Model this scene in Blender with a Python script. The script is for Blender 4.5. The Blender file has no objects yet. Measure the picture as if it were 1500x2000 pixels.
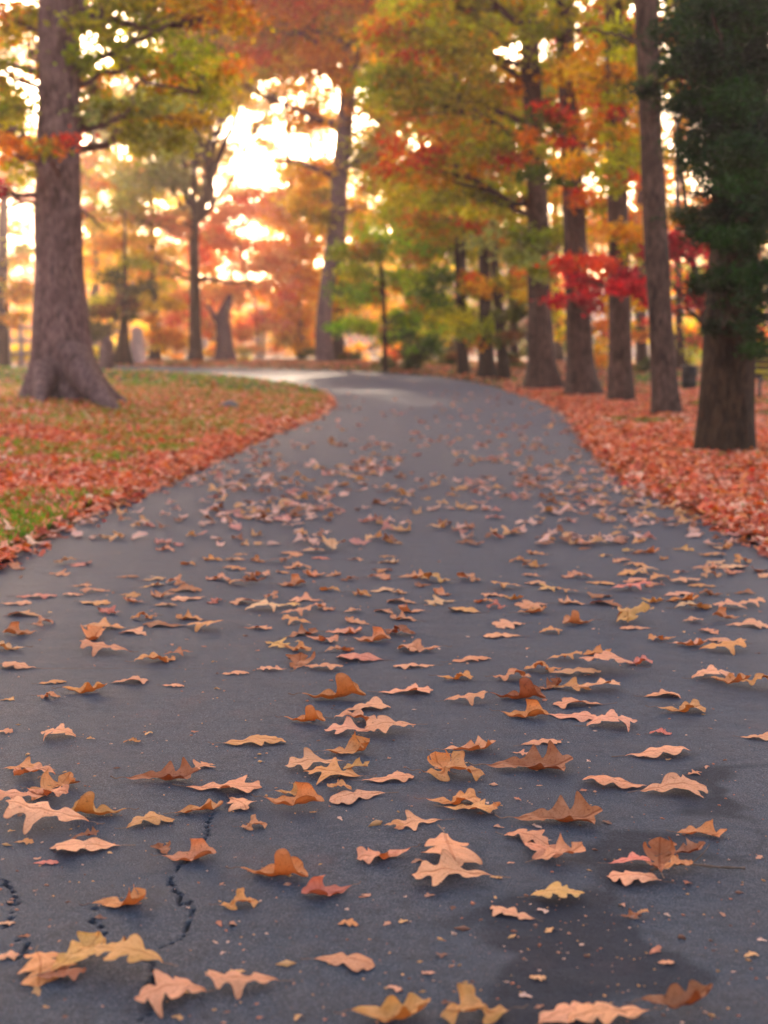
import bpy, math, random
import numpy as np
R = math.radians
sc = bpy.context.scene
col = sc.collection
rng = np.random.default_rng(11)
random.seed(5)

# ------------------------------------------------------------------ camera
CAM_H, FPX, HORIZON = 0.90, 2500.0, 690.0
PITCH = math.atan((1000.0 - HORIZON) / FPX)
cam_d = bpy.data.cameras.new('camera'); cam = bpy.data.objects.new('camera', cam_d); col.objects.link(cam)
cam.location = (0, 0, CAM_H); cam.rotation_euler = (math.pi / 2 - PITCH, 0, 0)
cam_d.sensor_fit = 'VERTICAL'; cam_d.sensor_height = 24.0; cam_d.lens = 24.0 * FPX / 2000.0
cam_d.clip_start = 0.05; cam_d.clip_end = 3000
cam_d.dof.use_dof = True; cam_d.dof.focus_distance = 2.85; cam_d.dof.aperture_fstop = 2.2
sc.camera = cam

# ------------------------------------------------------------------ world, sun, exposure
SUN_EL, SUN_AZ = 20.0, -5.0        # degrees above the horizon, degrees right of straight ahead (+Y)
w = bpy.data.worlds.new("World"); sc.world = w; w.use_nodes = True
nt = w.node_tree; bg = nt.nodes['Background']
sky = nt.nodes.new('ShaderNodeTexSky'); sky.sky_type = 'NISHITA'; sky.sun_disc = False
sky.sun_elevation = R(SUN_EL); sky.sun_rotation = R(SUN_AZ)
sky.air_density = 1.0; sky.dust_density = 3.0; sky.ozone_density = 1.0
tn = nt.nodes.new('ShaderNodeMix'); tn.data_type = 'RGBA'; tn.blend_type = 'MULTIPLY'; tn.inputs[0].default_value = 1.0; tn.inputs[7].default_value = (1.0, .87, .76, 1)   # warm evening air
nt.links.new(sky.outputs[0], tn.inputs[6]); nt.links.new(tn.outputs[2], bg.inputs[0]); bg.inputs[1].default_value = 0.15
sd = bpy.data.lights.new('sun', 'SUN'); sd.energy = 5.0; sd.angle = R(2.5); sd.color = (1.0, 0.78, 0.56)
sun = bpy.data.objects.new('sun', sd); col.objects.link(sun)
sun.rotation_euler = (R(90 - SUN_EL), 0, R(180 - SUN_AZ))
sun.location = (-5, 60, 30)
sc.view_settings.view_transform = 'Standard'; sc.view_settings.look = 'None'
sc.view_settings.exposure = 2.4; sc.view_settings.gamma = 1.0
sc.cycles.use_denoising = True
sc.cycles.max_bounces = 7; sc.cycles.diffuse_bounces = 4; sc.cycles.transmission_bounces = 5
sc.cycles.transparent_max_bounces = 4; sc.cycles.volume_bounces = 0
sc.cycles.sample_clamp_indirect = 6.0

def W(px, py, y):
    """world point on the plane at distance y that lies at photo pixel (px, py)"""
    a = (px - 750.0) / FPX; b = (1000.0 - py) / FPX
    dy = math.cos(PITCH) + b * math.sin(PITCH); dz = -math.sin(PITCH) + b * math.cos(PITCH)
    t = y / dy
    return np.array([a * t, y, CAM_H + dz * t])
def WG(px, py):
    """world point on the flat ground (z = 0)"""
    a = (px - 750.0) / FPX; b = (1000.0 - py) / FPX
    dy = math.cos(PITCH) + b * math.sin(PITCH); dz = -math.sin(PITCH) + b * math.cos(PITCH)
    t = -CAM_H / dz
    return np.array([a * t, dy * t, 0.0])

# ------------------------------------------------------------------ helpers
def tag(o, label=None, cat=None, group=None, kind=None):
    if label: o['label'] = label
    if cat: o['category'] = cat
    if group: o['group'] = group
    if kind: o['kind'] = kind
    return o
def empty(name, loc=(0, 0, 0)):
    o = bpy.data.objects.new(name, None); o.empty_display_size = .2; o.location = loc; col.objects.link(o); return o
class MB:
    """collects vertices and quads / triangles (a triangle repeats no index; kept apart)"""
    def __init__(s): s.V = []; s.F = []; s.C = []; s.n = 0
    def add(s, V, F, C=None):
        V = np.asarray(V, float); s.V.append(V)
        if len(F): s.F.append(np.asarray(F, np.int64) + s.n)
        if C is not None:
            C = np.asarray(C, float)
            s.C.append(np.broadcast_to(C, (len(V), 3)) if C.ndim == 1 else C)
        s.n += len(V)
    def build(s, name, mat, parent=None, smooth=True, attrs=None, uv=None):
        V = np.concatenate(s.V)
        if parent is not None:
            V = V - np.array(parent.location)[None]
            p = parent.parent
            while p is not None:
                V = V - np.array(p.location)[None]; p = p.parent
        me = bpy.data.meshes.new(name)
        me.vertices.add(len(V)); me.vertices.foreach_set('co', V.astype(np.float32).ravel())
        starts = []; loops = []; k = 0
        for f in s.F:
            m = f.shape[1]; loops.append(f.ravel()); starts.append(k + np.arange(len(f)) * m); k += f.size
        loops = np.concatenate(loops); starts = np.concatenate(starts)
        me.loops.add(len(loops)); me.loops.foreach_set('vertex_index', loops.astype(np.int32))
        me.polygons.add(len(starts)); me.polygons.foreach_set('loop_start', starts.astype(np.int32))
        me.update(calc_edges=True)
        if smooth: me.polygons.foreach_set('use_smooth', np.ones(len(starts), bool))
        if s.C:
            C = np.concatenate(s.C); a = me.attributes.new('tint', 'FLOAT_COLOR', 'POINT')
            a.data.foreach_set('color', np.concatenate([C, np.ones((len(C), 1))], 1).astype(np.float32).ravel())
        for nm, arr in (attrs or {}).items():
            a = me.attributes.new(nm, 'FLOAT', 'POINT'); a.data.foreach_set('value', np.asarray(arr, np.float32))
        if uv is not None:
            l = me.uv_layers.new(name='uv'); l.data.foreach_set('uv', np.asarray(uv, np.float32)[loops].ravel())
        me.materials.append(mat)
        o = bpy.data.objects.new(name, me); col.objects.link(o)
        if parent is not None: o.parent = parent
        return o
def tube(P, rad, seg=8, cap=True, rfun=None):
    P = np.asarray(P, float); n = len(P)
    T = np.gradient(P, axis=0); T /= np.linalg.norm(T, axis=1)[:, None] + 1e-9
    up = np.array([1.0, 0, 0]) if abs(T[0][0]) < .8 else np.array([0, 1.0, 0])
    V = []; a = np.linspace(0, 2 * np.pi, seg, endpoint=False)
    for i in range(n):
        u = up - T[i] * up.dot(T[i]); u /= np.linalg.norm(u) + 1e-9; v = np.cross(T[i], u); up = u
        r = rad[i] * (rfun(i, a) if rfun else 1.0) * np.ones(seg)
        V.append(P[i] + (np.cos(a) * r)[:, None] * u + (np.sin(a) * r)[:, None] * v)
    V = np.concatenate(V)
    i, j = np.meshgrid(np.arange(n - 1), np.arange(seg), indexing='ij'); i = i.ravel(); j = j.ravel(); k = (j + 1) % seg
    F = np.stack([i * seg + j, i * seg + k, (i + 1) * seg + k, (i + 1) * seg + j], 1)
    return V, F
def spline(pts, n):
    pts = np.asarray(pts, float); d = np.r_[0, np.cumsum(np.linalg.norm(np.diff(pts, axis=0), axis=1))]
    t = np.linspace(0, d[-1], n); out = np.stack([np.interp(t, d, pts[:, k]) for k in range(pts.shape[1])], 1)
    for _ in range(max(1, n // 10)):
        out[1:-1] = (out[:-2] + 2 * out[1:-1] + out[2:]) / 4
    return out
def boxes(mb, lo, hi):
    lo = np.array(lo, float); hi = np.array(hi, float)
    V = np.array([[x, y, z] for x in (lo[0], hi[0]) for y in (lo[1], hi[1]) for z in (lo[2], hi[2])])
    mb.add(V, [[0, 1, 3, 2], [4, 6, 7, 5], [0, 4, 5, 1], [2, 3, 7, 6], [0, 2, 6, 4], [1, 5, 7, 3]])
def vnoise(x, y, s=1.0, seed=0):
    """smooth value noise, numpy"""
    x = np.asarray(x, float) * s; y = np.asarray(y, float) * s
    xi = np.floor(x).astype(np.int64); yi = np.floor(y).astype(np.int64); fx = x - xi; fy = y - yi
    fx = fx * fx * (3 - 2 * fx); fy = fy * fy * (3 - 2 * fy)
    def h(a, b):
        n = (a * 374761393 + b * 668265263 + seed * 974634777) & 0x7fffffff
        n = ((n ^ (n >> 13)) * 1274126177) & 0x7fffffff
        return ((n ^ (n >> 16)) & 0xffff) / 65535.0
    return (h(xi, yi) * (1 - fx) + h(xi + 1, yi) * fx) * (1 - fy) + (h(xi, yi + 1) * (1 - fx) + h(xi + 1, yi + 1) * fx) * fy
def sstep(a, b, x):
    t = np.clip((np.asarray(x, float) - a) / (b - a), 0, 1); return t * t * (3 - 2 * t)

# ------------------------------------------------------------------ materials
def new_mat(name):
    m = bpy.data.materials.new(name); m.use_nodes = True
    n = m.node_tree.nodes; n.clear()
    out = n.new('ShaderNodeOutputMaterial'); return m, n, m.node_tree.links, out
def N(n, t, **kw):
    x = n.new('ShaderNode' + t)
    for k, v in kw.items():
        if k.startswith('i_'): x.inputs[k[2:].replace('_', ' ')].default_value = v
        else: setattr(x, k, v)
    return x
def mixc(n, l, fac, a, b, mode='MIX'):
    x = n.new('ShaderNodeMix'); x.data_type = 'RGBA'; x.blend_type = mode
    for i, v in ((0, fac), (6, a), (7, b)):
        if hasattr(v, 'node'): l.new(v, x.inputs[i])
        else: x.inputs[i].default_value = v if i == 0 else (*v, 1) if len(v) == 3 else v
    return x.outputs[2]
def ramp(n, l, src, a, b, ca=0.0, cb=1.0):
    x = n.new('ShaderNodeMapRange'); x.interpolation_type = 'SMOOTHSTEP'; l.new(src, x.inputs[0])
    for i, v in enumerate((a, b, ca, cb)): x.inputs[i + 1].default_value = v
    return x.outputs[0]
def noise(n, l, vec, scale, detail=4, rough=.55):
    x = n.new('ShaderNodeTexNoise'); x.inputs['Scale'].default_value = scale; x.inputs['Detail'].default_value = detail
    x.inputs['Roughness'].default_value = rough; l.new(vec, x.inputs['Vector']); return x.outputs[0]

def mat_asphalt():
    m, n, l, out = new_mat('asphalt')
    tc = N(n, 'TexCoord').outputs['Object']
    big = noise(n, l, tc, 1.3, 5); mid = noise(n, l, tc, 11, 5); fine = noise(n, l, tc, 330, 2); grit = noise(n, l, tc, 900, 1)
    c = mixc(n, l, ramp(n, l, big, .3, .7), (.010, .023, .036), (.017, .031, .045))
    c = mixc(n, l, ramp(n, l, mid, .35, .7), c, (.022, .026, .031))
    c = mixc(n, l, ramp(n, l, fine, .53, .62), c, (.085, .095, .115))
    c = mixc(n, l, ramp(n, l, fine, .45, .33), c, (.010, .012, .015))
    vo = N(n, 'TexVoronoi'); vo.inputs['Scale'].default_value = 260; l.new(tc, vo.inputs['Vector'])
    sp = ramp(n, l, vo.outputs['Distance'], .26, .12)
    hs = N(n, 'SeparateColor'); l.new(vo.outputs['Color'], hs.inputs[0])
    sel = N(n, 'Math', operation='MULTIPLY'); l.new(sp, sel.inputs[0]); l.new(ramp(n, l, hs.outputs[0], .86, .92), sel.inputs[1])
    c = mixc(n, l, sel.outputs[0], c, (.26, .15, .11))
    m2 = noise(n, l, tc, 38, 5, .7); c = mixc(n, l, ramp(n, l, m2, .50, .70, 0, .75), c, (.012, .015, .019)); c = mixc(n, l, ramp(n, l, m2, .46, .30, 0, .5), c, (.06, .066, .075))
    dust = noise(n, l, tc, 3.1, 6, .7)
    c = mixc(n, l, ramp(n, l, dust, .56, .74, 0, .38), c, (.10, .045, .045))
    st = N(n, 'Attribute', attribute_name='stain'); cr = N(n, 'Attribute', attribute_name='crack')
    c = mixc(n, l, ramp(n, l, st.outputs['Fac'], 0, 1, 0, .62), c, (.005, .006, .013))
    c = mixc(n, l, cr.outputs['Fac'], c, (.012, .011, .011))
    b = N(n, 'BsdfPrincipled'); l.new(c, b.inputs['Base Color'])
    rr = ramp(n, l, st.outputs['Fac'], 0, 1, .64, .74); l.new(rr, b.inputs['Roughness'])
    b.inputs['Specular IOR Level'].default_value = .10
    l.new(ramp(n, l, st.outputs['Fac'], 0, 1, .14, .06), b.inputs['Sheen Weight']); b.inputs['Sheen Roughness'].default_value = .28; b.inputs['Sheen Tint'].default_value = (.86, .72, .95, 1)   # lilac tint paints the pale glow of the far road into the sheen
    add = N(n, 'Math', operation='ADD'); l.new(fine, add.inputs[0]); l.new(grit, add.inputs[1])
    bp = N(n, 'Bump'); bp.inputs['Strength'].default_value = .7; bp.inputs['Distance'].default_value = .0030; l.new(add.outputs[0], bp.inputs['Height'])
    bp2 = N(n, 'Bump'); bp2.inputs['Strength'].default_value = .35; bp2.inputs['Distance'].default_value = .02; l.new(mid, bp2.inputs['Height']); l.new(bp.outputs[0], bp2.inputs['Normal'])
    l.new(bp2.outputs[0], b.inputs['Normal']); l.new(b.outputs[0], out.inputs[0]); return m
def mat_ground():
    m, n, l, out = new_mat('ground_soil_grass')
    tc = N(n, 'TexCoord').outputs['Object']
    a = noise(n, l, tc, .8, 5); b_ = noise(n, l, tc, 9, 5, .7); f = noise(n, l, tc, 60, 3, .7)
    c = mixc(n, l, ramp(n, l, a, .35, .65), (.10, .045, .022), (.075, .105, .018))
    c = mixc(n, l, ramp(n, l, b_, .45, .65), c, (.19, .06, .03))
    c = mixc(n, l, ramp(n, l, f, .4, .7, 0, .6), c, (.05, .035, .015))
    b = N(n, 'BsdfPrincipled'); l.new(c, b.inputs['Base Color']); b.inputs['Roughness'].default_value = .95
    b.inputs['Specular IOR Level'].default_value = .1
    bp = N(n, 'Bump'); bp.inputs['Strength'].default_value = .8; bp.inputs['Distance'].default_value = .03; l.new(f, bp.inputs['Height'])
    l.new(bp.outputs[0], b.inputs['Normal']); l.new(b.outputs[0], out.inputs[0]); return m
def mat_foliage(name, trans=.5, rough=.6):
    m, n, l, out = new_mat(name)
    at = N(n, 'Attribute', attribute_name='tint').outputs['Color']
    d = N(n, 'BsdfPrincipled'); d.inputs['Roughness'].default_value = rough; d.inputs['Specular IOR Level'].default_value = .25
    l.new(at, d.inputs['Base Color'])
    t = N(n, 'BsdfTranslucent'); hs = N(n, 'HueSaturation'); hs.inputs['Saturation'].default_value = 1.12; hs.inputs['Value'].default_value = 1.25
    l.new(at, hs.inputs['Color']); l.new(hs.outputs[0], t.inputs[0])
    mx = N(n, 'MixShader'); mx.inputs[0].default_value = trans
    l.new(d.outputs[0], mx.inputs[1]); l.new(t.outputs[0], mx.inputs[2]); l.new(mx.outputs[0], out.inputs[0]); return m
def mat_bark(name, c1, c2, c3, scale=1.0):
    m, n, l, out = new_mat(name)
    tc = N(n, 'TexCoord').outputs['Object']
    mp = N(n, 'Mapping'); mp.inputs['Scale'].default_value = (1, 1, .3); l.new(tc, mp.inputs[0])
    f = noise(n, l, mp.outputs[0], 26 * scale, 5, .65); g = noise(n, l, tc, 2.2 * scale, 5, .65)
    vo = N(n, 'TexVoronoi'); vo.inputs['Scale'].default_value = 20 * scale; l.new(mp.outputs[0], vo.inputs['Vector'])
    c = mixc(n, l, ramp(n, l, f, .35, .62), c1, c2)
    c = mixc(n, l, ramp(n, l, g, .42, .68), c, c3)
    c = mixc(n, l, ramp(n, l, vo.outputs['Distance'], .5, .8, 0, .35), c, tuple(x * .35 for x in c1))
    mp2 = N(n, 'Mapping'); mp2.inputs['Scale'].default_value = (1, 1, .42); l.new(tc, mp2.inputs[0])
    h = noise(n, l, mp2.outputs[0], 5.5 * scale, 4, .7); h2 = noise(n, l, mp2.outputs[0], 9.0 * scale, 3, .6)
    c = mixc(n, l, ramp(n, l, h, .54, .66, 0, .75), c, tuple(x * .45 for x in c1))
    c = mixc(n, l, ramp(n, l, h2, .56, .70, 0, .6), c, tuple(min(.5, x * 1.25) for x in c2))
    b = N(n, 'BsdfPrincipled'); l.new(c, b.inputs['Base Color']); b.inputs['Roughness'].default_value = .9
    b.inputs['Specular IOR Level'].default_value = .2
    ad = N(n, 'Math', operation='SUBTRACT'); l.new(f, ad.inputs[0]); l.new(vo.outputs['Distance'], ad.inputs[1])
    bp = N(n, 'Bump'); bp.inputs['Strength'].default_value = .9; bp.inputs['Distance'].default_value = .03; l.new(ad.outputs[0], bp.inputs['Height'])
    l.new(bp.outputs[0], b.inputs['Normal']); l.new(b.outputs[0], out.inputs[0]); return m
def mat_leaf():
    m, n, l, out = new_mat('dry_oak_leaf')
    oi = N(n, 'ObjectInfo'); c0 = oi.outputs['Color']
    tc = N(n, 'TexCoord'); uv = N(n, 'UVMap', uv_map='uv').outputs[0]
    ov = N(n, 'VectorMath', operation='ADD'); l.new(tc.outputs['Object'], ov.inputs[0])
    rv = N(n, 'CombineXYZ'); l.new(oi.outputs['Random'], rv.inputs[0]); 
    sc_ = N(n, 'VectorMath', operation='SCALE'); sc_.inputs['Scale'].default_value = 40; l.new(rv.outputs[0], sc_.inputs[0]); l.new(sc_.outputs[0], ov.inputs[1])
    v = ov.outputs[0]
    a = noise(n, l, v, 3.5, 4); f = noise(n, l, v, 30, 4, .7)
    dk = mixc(n, l, 1.0, c0, (.62, .42, .30), 'MULTIPLY')
    lt = mixc(n, l, .14, c0, (.84, .44, .28))
    c = mixc(n, l, ramp(n, l, a, .38, .68), lt, c0)
    c = mixc(n, l, ramp(n, l, f, .50, .72, 0, .75), c, dk)
    ge = N(n, 'NewGeometry'); back = ge.outputs['Backfacing']
    up = mixc(n, l, 1.0, c, (.84, .58, .36), 'MULTIPLY')
    c = mixc(n, l, back, up, c)            # underside paler than the upper face
    sx = N(n, 'SeparateXYZ'); l.new(uv, sx.inputs[0])
    ab = N(n, 'Math', operation='ABSOLUTE'); l.new(sx.outputs[1], ab.inputs[0])
    mid = ramp(n, l, ab.outputs[0], .024, .008)
    ma = N(n, 'Math', operation='MULTIPLY_ADD'); l.new(ab.outputs[0], ma.inputs[0]); ma.inputs[1].default_value = -.75; l.new(sx.outputs[0], ma.inputs[2])
    mu = N(n, 'Math', operation='MULTIPLY'); l.new(ma.outputs[0], mu.inputs[0]); mu.inputs[1].default_value = 8.0
    fr = N(n, 'Math', operation='FRACT'); l.new(mu.outputs[0], fr.inputs[0])
    vein = ramp(n, l, fr.outputs[0], .15, .05)
    mxv = N(n, 'Math', operation='MAXIMUM'); l.new(mid, mxv.inputs[0])
    vs = N(n, 'Math', operation='MULTIPLY'); l.new(vein, vs.inputs[0]); vs.inputs[1].default_value = .5; l.new(vs.outputs[0], mxv.inputs[1])
    c = mixc(n, l, ramp(n, l, mxv.outputs[0], 0, 1, 0, .6), c, dk)
    sp = noise(n, l, v, 11, 3, .6); c = mixc(n, l, ramp(n, l, sp, .62, .72, 0, .7), c, mixc(n, l, 1.0, c0, (.38, .24, .16), 'MULTIPLY'))
    ed = N(n, 'Attribute', attribute_name='edge').outputs['Fac']
    c = mixc(n, l, ramp(n, l, ed, .90, 1.0, 0, .45), c, mixc(n, l, 1.0, c0, (.35, .22, .16), 'MULTIPLY'))
    b = N(n, 'BsdfPrincipled'); l.new(c, b.inputs['Base Color']); b.inputs['Roughness'].default_value = .62; b.inputs['Specular IOR Level'].default_value = .3
    ad = N(n, 'Math', operation='ADD'); l.new(f, ad.inputs[0]); l.new(mxv.outputs[0], ad.inputs[1])
    bp = N(n, 'Bump'); bp.inputs['Strength'].default_value = .5; bp.inputs['Distance'].default_value = .012; l.new(ad.outputs[0], bp.inputs['Height'])
    l.new(bp.outputs[0], b.inputs['Normal'])
    t = N(n, 'BsdfTranslucent'); l.new(mixc(n, l, 1.0, c, (1.0, .72, .45), 'MULTIPLY'), t.inputs[0])
    mx = N(n, 'MixShader'); mx.inputs[0].default_value = .14; l.new(b.outputs[0], mx.inputs[1]); l.new(t.outputs[0], mx.inputs[2])
    l.new(mx.outputs[0], out.inputs[0]); return m
def mat_plain(name, c, rough=.7, var=.35, scale=8, metallic=0):
    m, n, l, out = new_mat(name)
    tc = N(n, 'TexCoord').outputs['Object']; f = noise(n, l, tc, scale, 5, .6)
    cc = mixc(n, l, ramp(n, l, f, .35, .7, 0, 1), c, tuple(x * (1 - var) for x in c))
    b = N(n, 'BsdfPrincipled'); l.new(cc, b.inputs['Base Color']); b.inputs['Roughness'].default_value = rough; b.inputs['Metallic'].default_value = metallic
    bp = N(n, 'Bump'); bp.inputs['Strength'].default_value = .3; bp.inputs['Distance'].default_value = .01; l.new(f, bp.inputs['Height'])
    l.new(bp.outputs[0], b.inputs['Normal']); l.new(b.outputs[0], out.inputs[0]); return m

M = dict(asphalt=mat_asphalt(), ground=mat_ground(), fol=mat_foliage('autumn_foliage', .62), needle=mat_foliage('cedar_needles', .3),
         litter=mat_foliage('fallen_leaf_litter', .18, .65), grass=mat_foliage('grass_blades', .4),
         bark_oak=mat_bark('oak_bark', (.08, .037, .033), (.25, .14, .125), (.12, .06, .056)),
         bark_dark=mat_bark('dark_bark', (.022, .011, .006), (.07, .036, .019), (.04, .02, .01)),
         bark_mid=mat_bark('grey_brown_bark', (.035, .017, .012), (.15, .078, .056), (.07, .035, .025)),
         leaf=mat_leaf(), stem=mat_plain('leaf_stem', (.16, .07, .035), .6),
         pale=mat_plain('pale_pink_wood', (.78, .50, .44), .8), twig=mat_plain('twig_bark', (.16, .09, .06), .8, .5, 60),
         black=mat_plain('black_plastic', (.006, .006, .006), .8, .2), iron=mat_plain('dark_iron', (.02, .02, .022), .5, .3),
         white=mat_plain('painted_clapboard', (.62, .50, .47), .7, .15, 3), roof=mat_plain('shingle_roof', (.12, .08, .075), .9, .4, 6),
         glass=mat_plain('window_glass', (.03, .035, .04), .12, .1), fence=mat_plain('weathered_fence_wood', (.36, .27, .28), .85, .4, 10),
         rock=mat_plain('grey_rock', (.16, .13, .14), .9, .5, 12))

# ------------------------------------------------------------------ the road's course and the lie of the land
CL = np.array([(0.0, -8), (.05, 0), (.06, 4), (.07, 6.4), (.08, 9), (.34, 13), (.85, 18), (1.00, 22), (.95, 26), (.75, 30), (.2, 34), (-.9, 38), (-2.8, 41.8), (-5.5, 44.6), (-9, 46.6),
               (-14, 48.4), (-20, 50.5), (-30, 54.5), (-45, 62), (-70, 78)], float)
HWc = np.array([1.85, 1.8, 1.78, 1.78, 1.7, 1.78, 1.85, 1.95, 2.1, 2.2, 2.5, 2.8, 2.8, 2.6, 2.5, 2.4, 2.4, 2.4, 2.4, 2.4])
_d = np.r_[0, np.cumsum(np.linalg.norm(np.diff(CL, axis=0), axis=1))]
_t = np.linspace(0, _d[-1], 420)
CX, CY, CW = (np.interp(_t, _d, v) for v in (CL[:, 0], CL[:, 1], HWc))
for _ in range(14):
    for v in (CX, CY, CW): v[1:-1] = (v[:-2] + 2 * v[1:-1] + v[2:]) / 4
def road_dist(x, y):
    """signed distance to the road's edge: negative on the road"""
    x = np.asarray(x, float); sh = x.shape; x = x.ravel(); y = np.asarray(y, float).ravel(); out = np.empty(len(x))
    for k in range(0, len(x), 20000):
        dx = x[k:k + 20000, None] - CX; dy = y[k:k + 20000, None] - CY
        d = np.sqrt(dx * dx + dy * dy) - CW; out[k:k + 20000] = d.min(1)
    return out.reshape(sh)
def side(x, y):
    """-1 left of the road (inside of the bend), +1 right / outside"""
    x = np.asarray(x, float); y = np.asarray(y, float)
    i = np.argmin((x.ravel()[:, None] - CX) ** 2 + (y.ravel()[:, None] - CY) ** 2, 1)
    j = np.clip(i, 1, len(CX) - 2); tx = CX[j + 1] - CX[j - 1]; ty = CY[j + 1] - CY[j - 1]
    return np.sign((x.ravel() - CX[i]) * ty - (y.ravel() - CY[i]) * tx).reshape(x.shape)
def rise(y):
    return .44 * sstep(24, 56, y) + .10 * sstep(52, 80, y)
def height(x, y, rd=None):
    rd = road_dist(x, y) if rd is None else rd
    s = side(x, y)
    z = rise(y) + np.where(s < 0, .17, .06) * sstep(.1, 4.2, rd) + np.where(s < 0, .12, 0) * sstep(4, 10, rd) * sstep(26, 20, y) + .012 * sstep(-.02, .1, rd)
    z = z + (vnoise(x, y, .7, 3) - .5) * .07 * sstep(.3, 2.5, rd) - .06 * sstep(-.05, -.22, rd)
    z = z - np.where((s < 0), 1, 0) * .10 * np.exp(-((np.asarray(x) + 2.7) ** 2 / 1.0 + (np.asarray(y) - 18.5) ** 2 / 9.0))
    return z
def hz(x, y): return float(height(np.array([float(x)]), np.array([float(y)]))[0])

def grid(xs, ys):
    nx, ny = len(xs), len(ys); X, Y = np.meshgrid(xs, ys)
    i, j = np.meshgrid(np.arange(ny - 1), np.arange(nx - 1), indexing='ij'); i = i.ravel(); j = j.ravel()
    return X.ravel(), Y.ravel(), np.stack([i * nx + j, i * nx + j + 1, (i + 1) * nx + j + 1, (i + 1) * nx + j], 1)
xs = np.unique(np.round(np.r_[-200, -140, -100, -75, np.arange(-60, -20, 3), np.arange(-20, -6, .7), np.arange(-6, 7, .11), np.arange(7, 20, .7), np.arange(20, 60, 4), 75, 100, 140, 200], 3))
ys = np.unique(np.round(np.r_[-60, -40, -25, np.arange(-15, 3, 1.0), np.arange(3, 34, .14), np.arange(34, 60, .3), np.arange(60, 90, 2), np.arange(90, 150, 10), 180, 230, 300], 3))
X, Y, F = grid(xs, ys); mb = MB(); mb.add(np.stack([X, Y, height(X, Y)], 1), F)
tag(mb.build('ground', M['ground']), kind='structure')

# road: a finely meshed near stretch (with the cracks cut into it) and the rest as a ribbon
CRACKS = [[(412, 1590), (405, 1635), (385, 1650), (350, 1690), (328, 1722), (352, 1745), (352, 1768), (372, 1762), (368, 1800), (356, 1835), (315, 1850)],
          [(0, 1715), (22, 1745), (30, 1765), (28, 1780), (10, 1805), (8, 1812)],
          [(44, 1825), (30, 1850)], [(58, 1845), (46, 1868), (20, 1880)], [(186, 1775), (176, 1800), (200, 1820), (212, 1845)], [(245, 1838), (262, 1858), (285, 1868), (292, 1880), (300, 1905), (292, 1935), (300, 1975), (270, 1998)]]
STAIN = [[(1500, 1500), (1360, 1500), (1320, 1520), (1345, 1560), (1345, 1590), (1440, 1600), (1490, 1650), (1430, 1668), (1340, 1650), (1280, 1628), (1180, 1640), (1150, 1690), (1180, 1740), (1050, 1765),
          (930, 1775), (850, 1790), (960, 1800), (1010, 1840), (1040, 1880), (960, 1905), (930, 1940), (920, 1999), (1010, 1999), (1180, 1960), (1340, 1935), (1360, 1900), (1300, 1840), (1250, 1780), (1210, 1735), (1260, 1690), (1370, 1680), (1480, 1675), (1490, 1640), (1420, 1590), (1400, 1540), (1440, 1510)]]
def seg_dist(px, py, poly):
    d = np.full(len(px), 9e9)
    for (ax, ay), (bx, by) in zip(poly[:-1], poly[1:]):
        vx, vy = bx - ax, by - ay; t = np.clip(((px - ax) * vx + (py - ay) * vy) / (vx * vx + vy * vy + 1e-12), 0, 1)
        d = np.minimum(d, np.hypot(px - ax - t * vx, py - ay - t * vy))
    return d
def inside(px, py, poly):
    r = np.zeros(len(px), bool); n = len(poly)
    for i in range(n):
        (ax, ay), (bx, by) = poly[i], poly[(i + 1) % n]
        c = ((ay > py) != (by > py)); r ^= c & (px < (bx - ax) * (py - ay) / (by - ay + 1e-12) + ax)
    return r
nys = np.exp(np.arange(math.log(1.35), math.log(3.6), .0026)); nys[-1] = 3.6
cx0 = np.interp(nys, CY, CX); cw0 = np.interp(nys, CY, CW)
off = np.r_[np.linspace(-1, -.62, 14)[:-1] * 1.78, np.arange(-1.1, 1.1001, .0048), np.linspace(.62, 1, 14)[1:] * 1.78]
OX, OY = np.meshgrid(off, nys); nx = len(off); ny = len(nys)
X = (OX + np.interp(OY, CY, CX)).ravel(); Y = OY.ravel()
crack = np.zeros(len(X)); wob = (vnoise(X, Y, 70, 5) - .5) * .016; wob2 = (vnoise(X, Y, 70, 6) - .5) * .016
for c in CRACKS:
    P = [tuple(WG(*p)[:2]) for p in c]
    d = seg_dist(X + wob, Y + wob2, P); wd = .0004 + .0018 * vnoise(X, Y, 25, 9)
    crack = np.maximum(crack, 1 - sstep(wd * .6, wd * 1.6, d))
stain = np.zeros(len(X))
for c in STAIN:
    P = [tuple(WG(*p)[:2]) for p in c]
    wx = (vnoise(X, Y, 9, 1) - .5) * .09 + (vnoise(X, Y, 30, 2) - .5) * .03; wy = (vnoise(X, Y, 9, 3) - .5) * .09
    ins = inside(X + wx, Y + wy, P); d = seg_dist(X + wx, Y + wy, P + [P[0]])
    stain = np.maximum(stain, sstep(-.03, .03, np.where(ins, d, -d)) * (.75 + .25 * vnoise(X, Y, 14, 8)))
Z = -.012 * crack + (vnoise(X, Y, 2.2, 4) - .5) * .004 * sstep(3.6, 3.2, Y)
i, j = np.meshgrid(np.arange(ny - 1), np.arange(nx - 1), indexing='ij'); i = i.ravel(); j = j.ravel()
F1 = np.stack([i * nx + j, i * nx + j + 1, (i + 1) * nx + j + 1, (i + 1) * nx + j], 1)
mb = MB(); mb.add(np.stack([X, Y, Z], 1), F1)
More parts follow.
